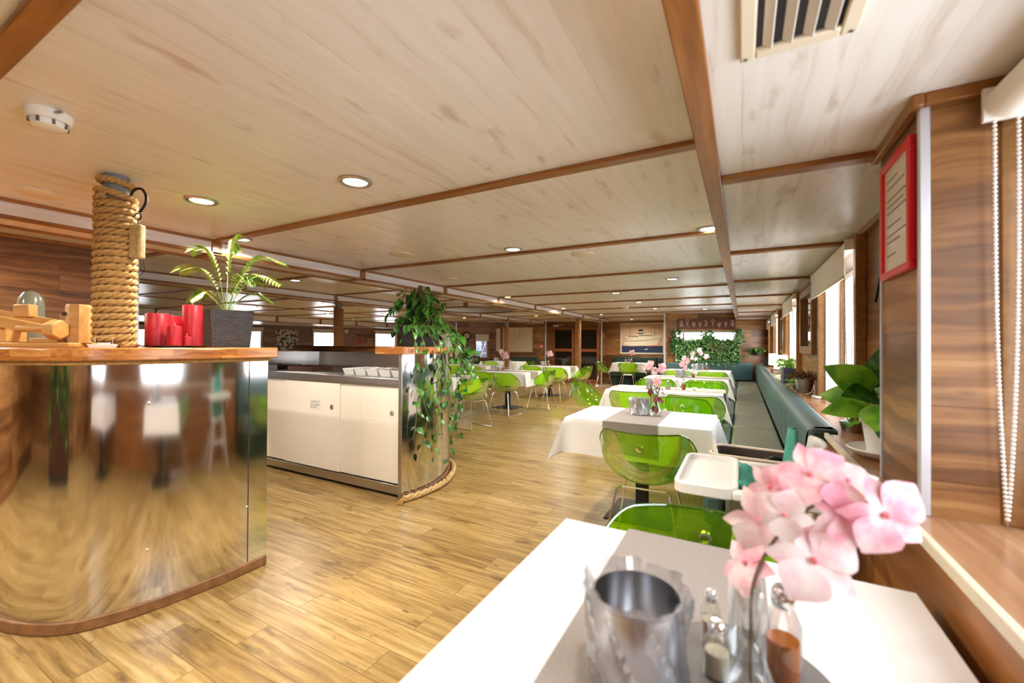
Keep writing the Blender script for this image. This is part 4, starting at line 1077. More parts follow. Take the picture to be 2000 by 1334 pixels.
# further right-hand tables
steel_cup(-.97, 5.46, TZ, .07, .10, 'low film-wrapped cup on the second right-hand table', True)
cruet(-.80, 5.50, TZ, .035, .10, 'left clear glass jar on the second right-hand table', 'wick'); cruet(-.70, 5.54, TZ, .03, .12, 'clear cruet in the middle of the second right-hand table'); cruet(-.62, 5.50, TZ, .026, .15, 'amber oil cruet on the second right-hand table', 'oil')
b = MB(); b.box(-.022, .022, -.016, .016, 0, .035); o = b.build('napkin_pack', 'white', bevel=.004); o.location = (-.50, 5.50, TZ); tag(o, 'small white packet beside the amber cruet on the second right-hand table', 'packet')
steel_cup(-.93, 7.74, TZ, .07, .11, 'film-wrapped steel cup on the third right-hand table'); cruet(-.80, 7.70, TZ, .03, .15, 'clear cruet on the third right-hand table'); cruet(-.72, 7.78, TZ, .03, .13, 'amber cruet on the third right-hand table', 'oil')
vase(-.86, 7.86, TZ, 1.1, 'bud vase on the third right-hand table')
orchid(-.86, 7.86, TZ, 'pale pink orchid spray on the third right-hand table', [(0, 0, .02), (0, 0, .2), (.03, 0, .32), (.11, 0, .40)],
       [((-.05, -.02, .22), (-.2, -1, .2), .11, 0, .2), ((.03, -.03, .27), (0, -1, .2), .11, 0, .7), ((-.02, -.02, .32), (0, -1, .3), .09, 1, .4), ((.12, -.02, .40), (.2, -1, .2), .09, 1, .2), ((.0, -.03, .16), (0, -1, .1), .09, 0, .5)])
steel_cup(-.90, 10.14, TZ, .07, .12, 'steel cup on the right-hand table nearest the plant wall'); cruet(-.76, 10.12, TZ, .03, .15, 'clear cruet on the right-hand table nearest the plant wall'); cruet(-.68, 10.15, TZ, .03, .16, 'amber cruet on the right-hand table nearest the plant wall', 'oil')
vase(-.80, 10.25, TZ, 1.1, 'bud vase on the right-hand table nearest the plant wall')
orchid(-.80, 10.25, TZ, 'pink orchid spray in front of the plant wall', [(0, 0, .02), (0, 0, .2), (-.02, 0, .35), (.0, 0, .47)],
       [((-.03, -.02, .44), (-.2, -1, .2), .11, 0, .2), ((.0, -.02, .37), (0, -1, .2), .10, 0, .7), ((.11, -.02, .30), (.2, -1, .2), .12, 0, .3), ((-.18, 0, .26), (0, -1, .2), .08, 1, .5), ((-.10, 0, .24), (0, -1, .2), .08, 1, .1)])
def setting(x, y, where, orch=True, pot=None, two=True):
    if pot == 'black':
        b = MB(); b.lathe([(0, 0), (.05, 0), (.055, .07), (.05, .075), (.05, .11), (.056, .115), (0, .115)], 24); o = b.build('black_pot', 'black'); o.location = (x, y, TZ); tag(o, 'black lidded pot on the ' + where, 'pot')
    else: steel_cup(x, y, TZ, .055, .11, 'steel cup on the ' + where, False)
    cruet(x + .10, y - .05, TZ, .028, .12, 'clear shaker on the ' + where, 'wick')
    if two: cruet(x + .17, y - .04, TZ, .028, .13, 'amber cruet on the ' + where, 'oil')
    vase(x + .14, y + .06, TZ, 1.2, 'glass bud vase on the ' + where)
    if orch:
        orchid(x + .14, y + .06, TZ, 'small pink orchid spray on the ' + where, [(0, 0, .02), (0, 0, .2), (.02, 0, .30), (.05, 0, .34)],
               [((-.03, -.02, .33), (-.3, -1, .2), .10, 0, .2), ((.05, -.02, .34), (.3, -1, .2), .11, 0, .7), ((.01, -.03, .27), (0, -1, .1), .09, 0, .4), ((.09, -.02, .28), (.2, -1, .2), .08, 1, .1)])
setting(-3.14, 13.2, 'table below the ship painting'); setting(-4.50, 7.62, 'centre table with its cloth corner in the aisle'); setting(-4.52, 10.0, 'table in front of the glazed doors')
setting(-6.50, 9.42, 'left table with the black pot and vase', pot='black'); setting(-7.05, 11.88, 'farthest left table below the sea chart', two=False)
vase(-4.16, 7.60, TZ, 1.5, 'larger clear flask right of the cruets on the centre table', .045, .15)

# ------------------------------------------------------------------ benches
bn = thing('long_bench', 'long grey-green leather bench with tufted teal back along the window wall', 'bench')
b = MB(); b.box(-.15, .41, 2.64, 11.3, 0, .27); b.build('base', 'leather_dark', bn)
y = 2.64; k = 0
while y < 11.2:
    y2 = min(y + 1.16, 11.3)
    b = MB(); b.box(-.195, -.088, y + .004, y2 - .004, .27, .452); b.build('front_cushion', 'leather', bn, bevel=.03)
    b = MB(); b.box(-.082, .305, y + .004, y2 - .004, .27, .46); b.build('seat_cushion', 'leather_seat', bn, bevel=.022)
    y = y2; k += 1
b = MB(); rows = []
ny = 110
for j in range(13):
    s = j / 12; row = []
    for i in range(ny + 1):
        yy = 2.66 + (11.55 - 2.66) * i / ny; d = 0
        fy = ((yy - 2.9) / .40 + (.0)) ; dd = min(abs(fy - round(fy)) * .40, 1)
        d = .016 * math.exp(-(dd / .035) ** 2) * math.exp(-((s - .52) / .32) ** 2)
        bul = .02 * math.sin(PI * s) ** .6
        row.append((.312 - .0 * s - bul + d - .012 * s, yy, .455 + .40 * s))
    rows.append(row)
rows += [[(.312 + .02, p[1], .877) for p in rows[-1]], [(.40, p[1], .882) for p in rows[-1]], [(.425, p[1], .865) for p in rows[-1]], [(.425, p[1], .455) for p in rows[-1]]]
b.grid(rows, flip=True); b.build('backrest', 'leather', bn, smooth=70)
b = MB(); b.box(.30, .424, 2.615, 2.665, 0.27, .872); b.build('end_panel', 'leather_dark', bn, bevel=.02)
for i in range(22):
    yy = 2.9 + .40 * i
    if yy < 11.4:
        b = MB(); b.lathe([(.009, 0), (.008, .004), (0, .006)], 12, Matrix.Translation((.300, yy, .66)) @ Matrix.Rotation(-PI / 2, 4, 'Y')); b.build('button', 'leather', bn)
def bench(R, s0, s1, label, m='leather', zt=.88, n=3, bk=0):
    t = thing('wall_bench', label, 'bench'); t.matrix_world = R @ Matrix.Translation((s0, 0, 0)); L_ = s1 - s0
    b = MB(); b.box(0, L_, -.50, -.02, 0, .27); b.build('base', 'leather_dark', t)
    for i in range(n):
        b = MB(); b.box(L_ * i / n + .004, L_ * (i + 1) / n - .004, -.55, -.12, .27, .455); b.build('seat_cushion', m, t, bevel=.025)
    L_ += bk
    for i in range(n):
        b = MB(); b.box(L_ * i / n + .001, L_ * (i + 1) / n - .001, -.125, -.012, .44, zt); b.build('back_cushion', m, t, bevel=.03)
        b = MB(); b.lathe([(.012, 0), (.01, .005), (0, .007)], 12, Matrix.Translation((L_ * (i + .5) / n, -.124, .70)) @ Matrix.Rotation(PI / 2, 4, 'X')); b.build('button', 'leather_dark', t)
bench(Ra, .02, 1.52, 'teal leather bench under the plant wall at the far end', bk=.5)
bench(Rb, .30, 2.42, 'dark teal bench under the ship painting', 'leather_dark', .91)
bench(Rc, .55, 2.0, 'dark green bench under the sea chart', 'leather_dark', .86, 2)
bench(Rk, .02, .85, 'dark green bench under the clock', 'leather_dark', .86, 1)
bench(Re, 2.2, 3.85, 'dark slate bench under the white board', 'leather_dark', .84, 2)

# ------------------------------------------------------------------ high chair and bag
t = thing('high_chair', 'white plastic high chair with teal cushion between the two nearest right-hand tables', 'high chair', (.06, 1.95, 0))
def rrect(x0, x1, y0, y1, r, n=6):
    o = []
    for cx, cy, a0 in ((x1 - r, y1 - r, 0), (x0 + r, y1 - r, PI / 2), (x0 + r, y0 + r, PI), (x1 - r, y0 + r, 1.5 * PI)):
        for k in range(n + 1): a = a0 + PI / 2 * k / n; o.append((cx + r * math.cos(a), cy + r * math.sin(a)))
    return o
def dish(b, outer, inner, z0, z1, zi):
    n = len(outer); vs = [(x, y, z0) for x, y in outer] + [(x, y, z1) for x, y in outer] + [(x, y, z1) for x, y in inner] + [(x, y, zi) for x, y in inner]
    fs = [tuple(reversed(range(n))), tuple(range(3 * n, 4 * n))]
    for j in range(3): fs += [(j * n + i, j * n + (i + 1) % n, (j + 1) * n + (i + 1) % n, (j + 1) * n + i) for i in range(n)]
    b.add(vs, fs)
b = MB(); dish(b, rrect(-.29, -.07, -.245, .26, .05), rrect(-.272, -.085, -.227, .242, .04), .735, .778, .757); b.build('tray', 'white', t, bevel=.005)
for s in (-1, 1):
    b = MB(); b.box(-.09, .235, s * .225 - .02, s * .225 + .02, .735, .772); b.build('armrest', 'white', t, bevel=.01)
b = MB(); rows = []
for j in range(9):
    s = j / 8; rows.append([(.15 + .06 * s + .03 * math.cos(a) - .03, .165 * math.sin(a) * (1 - .25 * s * s), .50 + .43 * s) for a in [(-PI / 2 + PI * i / 12) for i in range(13)]])
b.grid(rows); b.build('seat_back', 'white', t, solid=.02, smooth=60)
b = MB(); b.box(-.03, .20, -.17, .17, .48, .505); b.build('seat', 'white', t, bevel=.012)
b = MB(); rows = []
for j in range(11):
    s = j / 10; w = .125 * math.sin(PI * min(1, (1 - s) * .72 + .03)) ** .6; rows.append([(.075 + .05 * s - .018 * math.cos(a), w * math.sin(a), .52 + .45 * s) for a in [(-PI / 2 + PI * i / 10) for i in range(11)]])
b.grid(rows); b.build('back_cushion', 'teal', t, solid=.022, smooth=60)
b = MB(); rows = []
for j in range(9):
    a = -.8 + 1.6 * j / 8; rows.append([(-.075 + .15 * i / 10, .17 * math.sin(a) * 1.15, .80 - .085 * math.cos(a) ** 2 + .018 * math.sin(i * .9) + (.02 if i == 0 else 0)) for i in range(11)])
b.grid(rows); b.build('cushion_wing', 'teal', t, solid=.02, smooth=60)
for sx, sy in ((-1, -1), (-1, 1), (1, -1), (1, 1)):
    b = MB(); b.tube([(.02 + sx * .10, sy * .13, .49), (.05 + sx * .19, sy * .235, .006)], [.014, .012], 12); b.build('leg', 'white_metal', t)
b = MB(); b.box(-.13, -.05, -.13, .13, .27, .285); b.build('footrest', 'white', t, bevel=.005)
b = MB(); b.bar((-.10, .17, .74), (-.13, .17, .60), .022, .004); b.build('strap', 'black', t)
b = MB(); rows = [[(-.22 + .07 * i / 6, .19 + .006 * math.sin(i * 2), .735 - .10 * j / 5 - .01 * math.sin(i)) for i in range(7)] for j in range(6)]
b.grid(rows); o = b.build('beige_bib', 'cream_edge', solid=.003); o.location = (.06, 1.95, 0); tag(o, 'beige cloth hanging under the edge of the high chair tray', 'cloth')
t = thing('carry_bag', 'open grey fabric carry bag with cream edging on the near end of the bench', 'bag', (.055, 3.03, .462), math.radians(-4))
b = MB(); dish(b, rrect(-.225, .225, -.16, .16, .06), rrect(-.205, .205, -.14, .14, .05), 0, .155, .02); b.build('body', 'fabric_dark', t, smooth=40)
b = MB(); b.tube([(x, y, .158) for x, y in rrect(-.22, .22, -.155, .155, .06)], .011, 8, True); b.build('binding', 'cream_edge', t)
b = MB(); b.box(-.1, .06, -.06, .10, .02, .115); b.build('folded_insert', 'fabric_grey', t, bevel=.02)
b = MB(); b.tube(smoothpath([(.06, -.02, .12), (.12, .0, .15), (.17, .03, .13), (.12, .06, .12)], 5), .014, 8); b.build('strap', 'black', t)

# ------------------------------------------------------------------ things on the window ledge
LZ = .859
t = thing('potted_pothos', 'large-leaved pothos in a white pot and saucer on the ledge beside the pillar', 'potted plant', (.485, 2.14, LZ))
b = MB(); b.lathe([(0, 0), (.075, 0), (.11, .018), (.125, .032), (.122, .036), (.1, .024), (.07, .012), (0, .012)], 40, sx=.92); b.build('saucer', 'white', t)
b = MB(); b.lathe([(.05, .012), (.066, .13), (.074, .135), (.076, .165), (.07, .165), (.066, .14), (0, .135)], 32); b.build('pot', 'white', t)
for d, L, p, m_ in (((-.8, -.35, .45), .17, (-.04, -.02, .27), 'leaf_bright'), ((-.5, -.6, .25), .17, (-.02, -.03, .23), 'leaf'), ((-.75, .1, .1), .15, (-.05, .02, .22), 'leaf_bright'), ((-.1, -.9, .5), .17, (.0, -.04, .24), 'leaf'), ((.3, -.7, .9), .16, (.03, -.02, .26), 'leaf_dark'),
                  ((-.35, -.8, -.25), .16, (-.02, -.05, .21), 'leaf_bright'), ((-.15, -.75, -.9), .17, (.01, -.075, .19), 'leaf'), ((-.9, -.2, .05), .13, (-.07, -.01, .18), 'leaf_bright'), ((-.4, .7, .5), .15, (-.02, .05, .23), 'leaf'), ((.2, .6, .8), .15, (.02, .04, .25), 'leaf_dark'),
                  ((-.2, -.5, .9), .17, (0, -.02, .28), 'leaf_dark'), ((.0, -.9, .1), .15, (.05, -.04, .22), 'leaf')):
    d = Vector(d); p = Vector(p); lb = MB(); leaf(lb, orient(p, d, (-.5, -.8, .45), roll=rnd(-.3, .3)), L, L * .8, .16, .3, n=9)
    s = MB(); s.tube(smoothpath([(0, 0, .14), p * .6 + Vector((0, 0, .08)), p], 4), .003, 6); l = lb.build('leaf', m_, t, smooth=80); s.build('petiole', 'stem', l)
t = thing('heather_pot', 'bushy heather in a small galvanised pot on the ledge', 'potted plant', (.507, 4.72, LZ))
b = MB(); b.lathe([(0, 0), (.058, 0), (.075, .13), (.08, .132), (.08, .142), (.074, .142), (.07, .125), (0, .12)], 32); b.build('pot', 'galv', t)
b = MB()
for k in range(170):
    a = rnd(0, 2 * PI); e = rnd(.25, 1.45); r = rnd(.09, .15); d = Vector((math.cos(a) * math.cos(e), math.sin(a) * math.cos(e), math.sin(e) * .75))
    p0 = Vector((rnd(-.05, .05), rnd(-.05, .05), .12)); b.tube([p0, p0 + d * r * .6, p0 + d * r], [.002, .004, .001], 4)
b.build('sprigs', 'leaf_red', t)['kind'] = 'stuff'
def bright_plant(x, y, label, w=.14, n=18, m_='leaf_bright', pl='galv', h=.05):
    t = thing('small_pothos', label, 'potted plant', (x, y, LZ))
    b = MB(); b.lathe([(0, 0), (.04, 0), (.05, h), (.045, h), (0, h - .01)], 24); b.build('pot', pl, t)
    lb, sb = MB(), MB()
    for k in range(n):
        a = rnd(0, 2 * PI); r = rnd(.03, w * .7); p = Vector((r * math.cos(a) * .8, r * math.sin(a), h + rnd(.0, .09))); d = Vector((math.cos(a), math.sin(a), rnd(-.3, .6)))
        sb.tube([(0, 0, h - .02), p * .5 + Vector((0, 0, .03)), p], .002, 4); leaf(lb, orient(p, d), rnd(.06, .1), rnd(.05, .075), .2, .3)
    lb.build('foliage', m_, t); sb.build('stems', 'stem', t)
bright_plant(.49, 2.72, 'small bright green pothos on the ledge behind the white saucer')
bright_plant(.49, 5.05, 'low bright green plant on the ledge left of the heather pot', .16, 22)
bright_plant(.50, 6.75, 'light green plant on the ledge behind the blue wicker planter', .18, 20, h=.12)
t = thing('wicker_box', 'blue-grey wicker planter box on the ledge', 'planter', (.505, 6.05, LZ))
b = MB(); b.box(-.075, .075, -.15, .15, 0, .17); b.build('basket', 'wicker_blue', t, smooth=0, bevel=.006)
b = MB(); b.box(-.065, .065, -.14, .14, .165, .172); b.build('soil', 'soil', t)
lb, sb = MB(), MB()
for k in range(10): vine(lb, sb, [(rnd(-.04, .04), rnd(-.1, .1), .17), (rnd(-.06, .06), rnd(-.12, .12), .24), (rnd(-.09, .08), rnd(-.16, .16), .27)], .05, .05, .08)
lb.build('foliage', 'leaf_bright', t); sb.build('stems', 'stem', t)
def table_lamp(y, label):
    t = thing('table_lamp', label, 'lamp', (.505, y, LZ))
    b = MB(); b.lathe([(0, 0), (.055, 0), (.055, .012), (.012, .02), (.01, .12), (0, .12)], 24); b.build('base', 'wick', t)
    b = MB(); b.lathe_open([(.088, .10), (.085, .30)], 32); b.build('shade', 'shade', t, solid=.003)
    l = bpy.data.lights.new('table_lamp_bulb', 'POINT'); l.energy = 5; l.color = (1, .8, .55); l.shadow_soft_size = .03; o = bpy.data.objects.new('table_lamp_bulb', l); COL.objects.link(o); o.location = (.505, y, LZ + .2)
table_lamp(7.25, 'nearer lit table lamp with cream drum shade on the ledge'); table_lamp(8.75, 'farther lit table lamp with cream drum shade on the ledge')
t = thing('power_strip', 'white power strip with cable on the ledge right of the heather pot', 'power strip', (.545, 4.30, LZ), .2)
b = MB(); b.box(-.02, .02, -.05, .05, 0, .022); b.build('body', 'white', t, bevel=.006)
b = MB(); b.tube(smoothpath([(0, .05, .012), (.015, .09, .02), (.03, .14, .10), (.03, .2, .03), (.01, .27, .006)], 5), .003, 6); b.build('cable', 'white', t)
b = MB()
for k in (-.025, 0, .025): b.cyl((0, k, .0215), .007, .001, 10)
b.build('socket', 'ink_dark', t)
b = MB(); b.box(-.06, .06, -.09, .09, 0, .2); o = b.build('dark_speaker', 'black', bevel=.008); o.location = (.47, 10.6, LZ); tag(o, 'dark box speaker at the far end of the ledge', 'speaker')
for k, (y, w) in enumerate(((8.0, .05), (8.2, .04), (8.4, .06), (7.75, .045))):
    b = MB(); b.lathe([(0, 0), (w * .7, 0), (w, .04), (w * .9, .04), (0, .01)], 20); o = b.build('small_bowl', ['white', 'red_frame', 'wicker_blue', 'white'][k]); o.location = (.48, y, LZ)
    tag(o, ['small white bowl between the two lamps', 'small red bowl between the two lamps', 'small blue bowl just before the farther lamp', 'white bowl just behind the nearer lamp'][k], 'bowl')
t = thing('hanging_plant', 'green plant in a dark wall pot at the far right corner', 'potted plant'); t.matrix_world = Ra @ Matrix.Translation((2.12, -.10, 1.06))
b = MB(); b.lathe([(0, 0), (.05, 0), (.07, .09), (0, .085)], 20); b.build('pot', 'black', t)
lb, sb = MB(), MB()
for k in range(14):
    a = rnd(0, 2 * PI); vine(lb, sb, [(0, 0, .08), (.08 * math.cos(a), .05 * math.sin(a), .18), (.19 * math.cos(a), .08 * math.sin(a) - .02, rnd(.05, .18))], .045, .06, .1)
lb.build('foliage', 'leaf', t); sb.build('stems', 'stem', t)

# ------------------------------------------------------------------ blinds
def blind(R, s0, s1, zt, zb, off, label, r=.028, chain=None, zc=.9):
    t = thing('roller_blind', label, 'blind', (0, 0, 0), 0, 'cream roller blinds'); t.matrix_world = R @ Matrix.Translation((s0, 0, 0)); W = s1 - s0
    b = MB(); b.lathe([(r, 0), (r, W)], 20, Matrix.Translation((0, -off, zt)) @ Matrix.Rotation(PI / 2, 4, 'Y')); b.build('roller', 'blind', t)
    if zb:
        b = MB(); b.box(.02, W - .02, -off - r, -off - r + .003, zb, zt); b.build('fabric', 'blind', t)
        b = MB(); b.box(.015, W - .015, -off - r - .004, -off - r + .008, zb - .018, zb); b.build('bottom_bar', 'offwhite', t, bevel=.003)
    for s in (-.012, W): 
        b = MB(); b.box(s, s + .012, -off - r, 0, zt - r, zt + r); b.build('bracket', 'white', t)
    if chain is not None:
        b = MB(); x = chain; n = int((zt - zc) / .0105)
        for sgn in (-1, 1):
            for k in range(n):
                z = zt - k * .0105; kk = k / n; w = .022 * (1 - kk ** 3) 
                b.lathe([(0, -.0046), (.0036, -.0028), (.0046, 0), (.0036, .0028), (0, .0046)], 6, Matrix.Translation((x, -off - sgn * w * .9, z)))
        b.tube([(x, -off - .02, zt), (x, -off - .018, (zt + zc) / 2), (x, -off, zc), (x, -off + .018, (zt + zc) / 2), (x, -off + .02, zt)], .0012, 5)
        b.build('bead_chain', 'white', t)
def yb(y): return 12.2 - y
blind(Rr, yb(1.43), yb(.1), 1.872, None, .05, 'cream rolled-up blind with long bead chain at the right picture edge', .04, -.005, .868)
blind(Rr, yb(4.38), yb(3.04), 1.872, 1.70, .055, 'cream roller blind half a hand down over the nearest full window on the right', .03, 1.30, .95)
blind(Rr, yb(7.25), yb(5.9), 1.872, 1.72, .055, 'cream roller blind over the second full window on the right', .03, 1.32, 1.0)
blind(Rr, yb(10.0), yb(8.7), 1.872, 1.70, .055, 'cream roller blind over the third full window on the right', .03)
blind(Rr, yb(11.8), yb(11.0), 1.872, 1.70, .055, 'cream roller blind over the farthest window on the right', .03)
for (a, c), l in zip(LW_OP, ('cream blind on the left window glimpsed beside the candles', 'cream blind on the left window behind the wicker planter', 'cream blind on the left window behind the rope-wrapped post', 'cream blind on the left window just left of the pothos')):
    blind(Rl, a - .03, c + .03, 1.83, 1.72, .05, l, .035)
blind(Rk, .71, 1.22, 1.65, 1.43, .04, 'cream blind on the narrow window beside the clock', .022)

# ------------------------------------------------------------------ pictures and fittings on the walls
def picture(R, s, z, w, h, fm, pm, label, name='picture_frame', cat='picture', ft=.035, fd=.03, fname='frame', pname='print'):
    t = thing(name, label, cat); t.matrix_world = R @ Matrix.Translation((s, -.001, z))
    frame_mb(w, h, ft, fd).build(fname, fm, t, bevel=.004)
    b = MB(); b.box(-w / 2 + ft, w / 2 - ft, -fd * .5, -.001, -h / 2 + ft, h / 2 - ft); b.build(pname, pm, t)
    return t
RP = Matrix(((0, 1, 0, .41), (-1, 0, 0, 1.82), (0, 0, 1, 0), (0, 0, 0, 1)))   # pillar face, x runs toward the camera
RP = run_T((.41, 1.82), (.41, 1.465))[0]
t = picture(RP, .186, 1.68, .27, .36, 'red_frame', 'paper', 'red-framed paper certificate on the side of the pillar', cat='framed certificate', ft=.022, fd=.018, pname='certificate')
for k, (zz, w_) in enumerate(((.12, .10), (.095, .16), (.06, .17), (.04, .15), (.02, .17), (-.02, .13), (-.05, .17), (-.07, .12), (-.11, .08))):
    b = MB(); b.box(-.09, -.09 + w_, -.0102, -.0092, zz - .0016, zz + .0016); b.build('text_line', 'tray_grey', t)
picture(Rr, yb(4.9), 1.53, .86, .62, 'trim2', 'mirror_dark', 'deep brown framed mirror between the two nearest full windows', cat='mirror', ft=.07, fd=.07, pname='glass')
picture(Rr, yb(8.0), 1.47, .62, .58, 'frame_wood', mat('olive_print', S(140, 130, 70), .3), 'olive-toned framed picture between the far right windows', ft=.05, fd=.04)
t = thing('wall_ornament', 'olive and black metal wall ornament half hidden behind the pillar', 'wall ornament'); t.matrix_world = Rr @ Matrix.Translation((yb(2.5), -.001, 1.72))
b = MB(); b.lathe([(0, -.02), (.13, -.016), (.15, -.006), (.15, 0), (0, 0)], 32, Matrix.Translation((0, 0, .04)) @ Matrix.Rotation(-PI / 2, 4, 'X') @ Matrix.Scale(-1, 4, (0, 0, 1)), closed=False); b.build('disc', mat('olive_disc', S(116, 104, 58), .4), t)
b = MB(); b.add([(-.22, -.022, -.19), (-.20, -.022, -.21), (-.05, -.022, -.03), (-.08, -.022, -.02), (-.22, -.012, -.19), (-.20, -.012, -.21), (-.05, -.012, -.03), (-.08, -.012, -.02)], [(0, 1, 2, 3), (7, 6, 5, 4), (0, 4, 5, 1), (1, 5, 6, 2), (2, 6, 7, 3), (3, 7, 4, 0)]); b.build('pointed_arm', 'iron', t)
# ship painting
t = picture(Rb, 1.21, 1.515, 1.42, 1.03, 'offwhite', 'sky_paint', 'white-framed painting of a white passenger ship on dark blue sea', cat='painting', ft=.05, fd=.03, pname='painted_sky')
def flat(par, name, pts, m_, d):
    n = len(pts); b = MB(); b.add([(x, -d, z) for x, z in pts] + [(x, -d + .0008, z) for x, z in pts], [tuple(range(n)), tuple(reversed(range(n, 2 * n)))] + [(i + 0, n + i, n + (i + 1) % n, (i + 1) % n) for i in range(n)]); return b.build(name, m_, par, smooth=0)
flat(t, 'painted_sea', [(-.66, -.465), (.66, -.465), (.66, -.235), (.3, -.25), (0, -.24), (-.3, -.255), (-.66, -.24)], 'navy', .0165)
flat(t, 'painted_hull', [(-.60, -.06), (-.57, -.22), (-.3, -.235), (.45, -.215), (.52, -.1), (.62, .10), (.5, .115), (.3, .06), (0, .02), (-.3, .0)], 'hull_paint', .0175)
flat(t, 'painted_stripe', [(-.6, -.09), (-.2, -.085), (.2, -.06), (.58, .0), (.58, .012), (.2, -.045), (-.2, -.07), (-.6, -.075)], 'ink_dark', .0183)
flat(t, 'painted_deck', [(-.52, .01), (-.5, .09), (-.2, .10), (-.16, .15), (.26, .16), (.42, .10), (.3, .06), (0, .02)], 'hull_paint', .0178)
flat(t, 'painted_funnel', [(-.14, .15), (-.1, .30), (.03, .30), (.05, .15)], 'ink_dark', .0185)
flat(t, 'painted_band', [(-.125, .19), (-.11, .235), (.038, .235), (.045, .19)], 'hull_paint', .019)
for x in (-.38, .40): flat(t, 'painted_mast', [(x - .006, .06), (x + .006, .06), (x + .003, .40), (x - .003, .40)], 'ink_dark', .018)
for k in range(16): x = -.46 + .05 * k; z = .055 + (.03 if k > 6 else 0); flat(t, 'painted_window', [(x, z - .005), (x + .036, z), (x + .034, z + .036), (x, z + .03)], 'ink_dark', .0186)
flat(t, 'painted_wave', [(.2, -.25), (.5, -.24), (.45, -.215), (.24, -.22)], 'orange_paint', .0172)
flat(t, 'painted_foam', [(.08, -.37), (.2, -.36), (.18, -.33), (.1, -.335)], 'hull_paint', .0172)
# knots board
t = thing('knot_board', 'dark board mounting nine cream rope knots above the plant wall', 'knot board'); t.matrix_world = Ra @ Matrix.Translation((.97, -.001, 1.835))
b = MB(); b.box(-.68, .68, -.022, 0, -.125, .125); b.build('board', 'knot_board', t, bevel=.003)
for k in range(9):
    cx = -.60 + .15 * k; z0 = .02 * math.sin(k * 1.7); b = MB(); ph = k * .8; pts = []
    q = k % 4
    for i in range(40):
        a = 2 * PI * i / 39
        if q == 0: pts.append((cx + .035 * math.sin(2 * a + ph), -.03 + .006 * math.cos(3 * a), z0 + .055 * math.cos(a) + .02 * math.sin(3 * a)))
        elif q == 1: pts.append((cx + .03 * math.sin(a) * (1 + math.cos(a)) * .7, -.03 + .006 * math.cos(5 * a), z0 + .03 + .05 * math.cos(a) * (1.2)))
        elif q == 2: pts.append((cx + .03 * math.cos(a + ph), -.03 + .006 * math.cos(2 * a), z0 + .04 * math.sin(2 * a)))
        else: pts.append((cx + .06 * (i / 39 - .5), -.03 + .006 * math.cos(2 * a), z0 + .05 * math.sin(a * 1.5)))
    b.tube(pts, .0055, 6); b.tube([(cx, -.03, z0 - .02), (cx + .02 * math.sin(ph), -.03, z0 - .085)], .0055, 6); b.build('knot', 'knot_rope', t)
# plant wall
t = thing('plant_wall', 'panel of green leaves with hanging tufts in front of the far window', 'plant wall'); t.matrix_world = Ra @ Matrix.Translation((0, -.03, 0))
b = MB(); b.box(.26, 1.70, -.03, -.005, .80, 1.42); b.build('backing', 'soil', t)
def tuft(name, regs, n, m_):
    b = MB()
    for k in range(n):
        x0, x1, z0, z1 = random.choice(regs); x, z = rnd(x0, x1), rnd(z0, z1)
        leaf(b, orient((x, -.035 - rnd(0, .05), z), (rnd(-1, 1), rnd(-.9, -.1), rnd(-1, .8)), (0, -1, .4), rnd(-.6, .6)), rnd(.045, .08), rnd(.035, .055), rnd(.1, .4), .3, True, 4)
    o = b.build(name, m_, t); return o
tuft('leaf_panel', [(.24, 1.72, .80, 1.44)], 1100, 'leaf_wall'); tuft('dark_leaf_panel', [(.24, 1.72, .80, 1.44)], 420, 'leaf_dark'); tuft('red_leaf_panel', [(1.0, 1.6, .95, 1.35)], 70, 'leaf_red')
tuft('left_tuft', [(.13, .34, 1.30, 1.68), (.12, .25, 1.12, 1.4)], 130, 'leaf_dark'); tuft('middle_tuft', [(.80, 1.08, 1.42, 1.66), (.88, 1.2, 1.38, 1.5)], 130, 'leaf'); tuft('right_tuft', [(1.58, 1.80, 1.36, 1.68)], 110, 'leaf_wall')
# sea chart, alarm, door closer, clock, switches, board
picture(Rc, 1.15, 1.47, 1.26, .92, 'frame_wood', 'chart', 'large framed sea chart on the far left wall behind a rope post', cat='framed chart', ft=.03, fd=.025, pname='chart')
picture(Rc, .36, 1.47, .22, .86, 'frame_wood', 'paper', 'narrow pale framed sheet left of the sea chart', ft=.02, fd=.02)
t = thing('fire_alarm', 'small red fire alarm button left of the glazed doors', 'fire alarm'); t.matrix_world = Rc @ Matrix.Translation((2.10, 0, 1.235))
b = MB(); b.box(-.05, .05, -.045, .002, -.05, .05); b.build('housing', 'red_frame', t, bevel=.008)
b = MB(); b.box(-.028, .028, -.0465, -.044, -.028, .028); b.build('button', 'white', t)
t = thing('door_closer', 'pale door closer arm above the left glazed door', 'door closer'); t.matrix_world = Rd @ Matrix.Translation((.22, -.001, 1.955))
b = MB(); b.box(-.1, .1, -.06, 0, -.03, .03); b.build('body', 'offwhite', t, bevel=.006)
b = MB(); b.bar((.05, -.06, .03), (.35, -.16, .03), .02, .01); b.build('arm', 'offwhite', t)
t = thing('wall_clock', 'round dark-rimmed wall clock on the angled far left wall', 'clock'); t.matrix_world = Rk @ Matrix.Translation((.36, -.001, 1.60))
b = MB(); b.lathe([(0, 0), (.15, 0), (.155, .07), (.13, .09), (.10, .08)], 40, Matrix.Rotation(PI / 2, 4, 'X')); b.build('case', 'black', t)
b = MB(); b.lathe([(.10, .080), (.10, .083), (0, .083)], 36, Matrix.Rotation(PI / 2, 4, 'X')); b.build('dial', 'clock_face', t)
for a, L_, w_ in ((.9, .06, .008), (3.6, .085, .006)):
    b = MB(); b.bar((0, -.087, 0), (L_ * math.sin(a), -.087, L_ * math.cos(a)), .003, w_, (0, 1, 0)); b.build('hand', 'ink_dark', t)
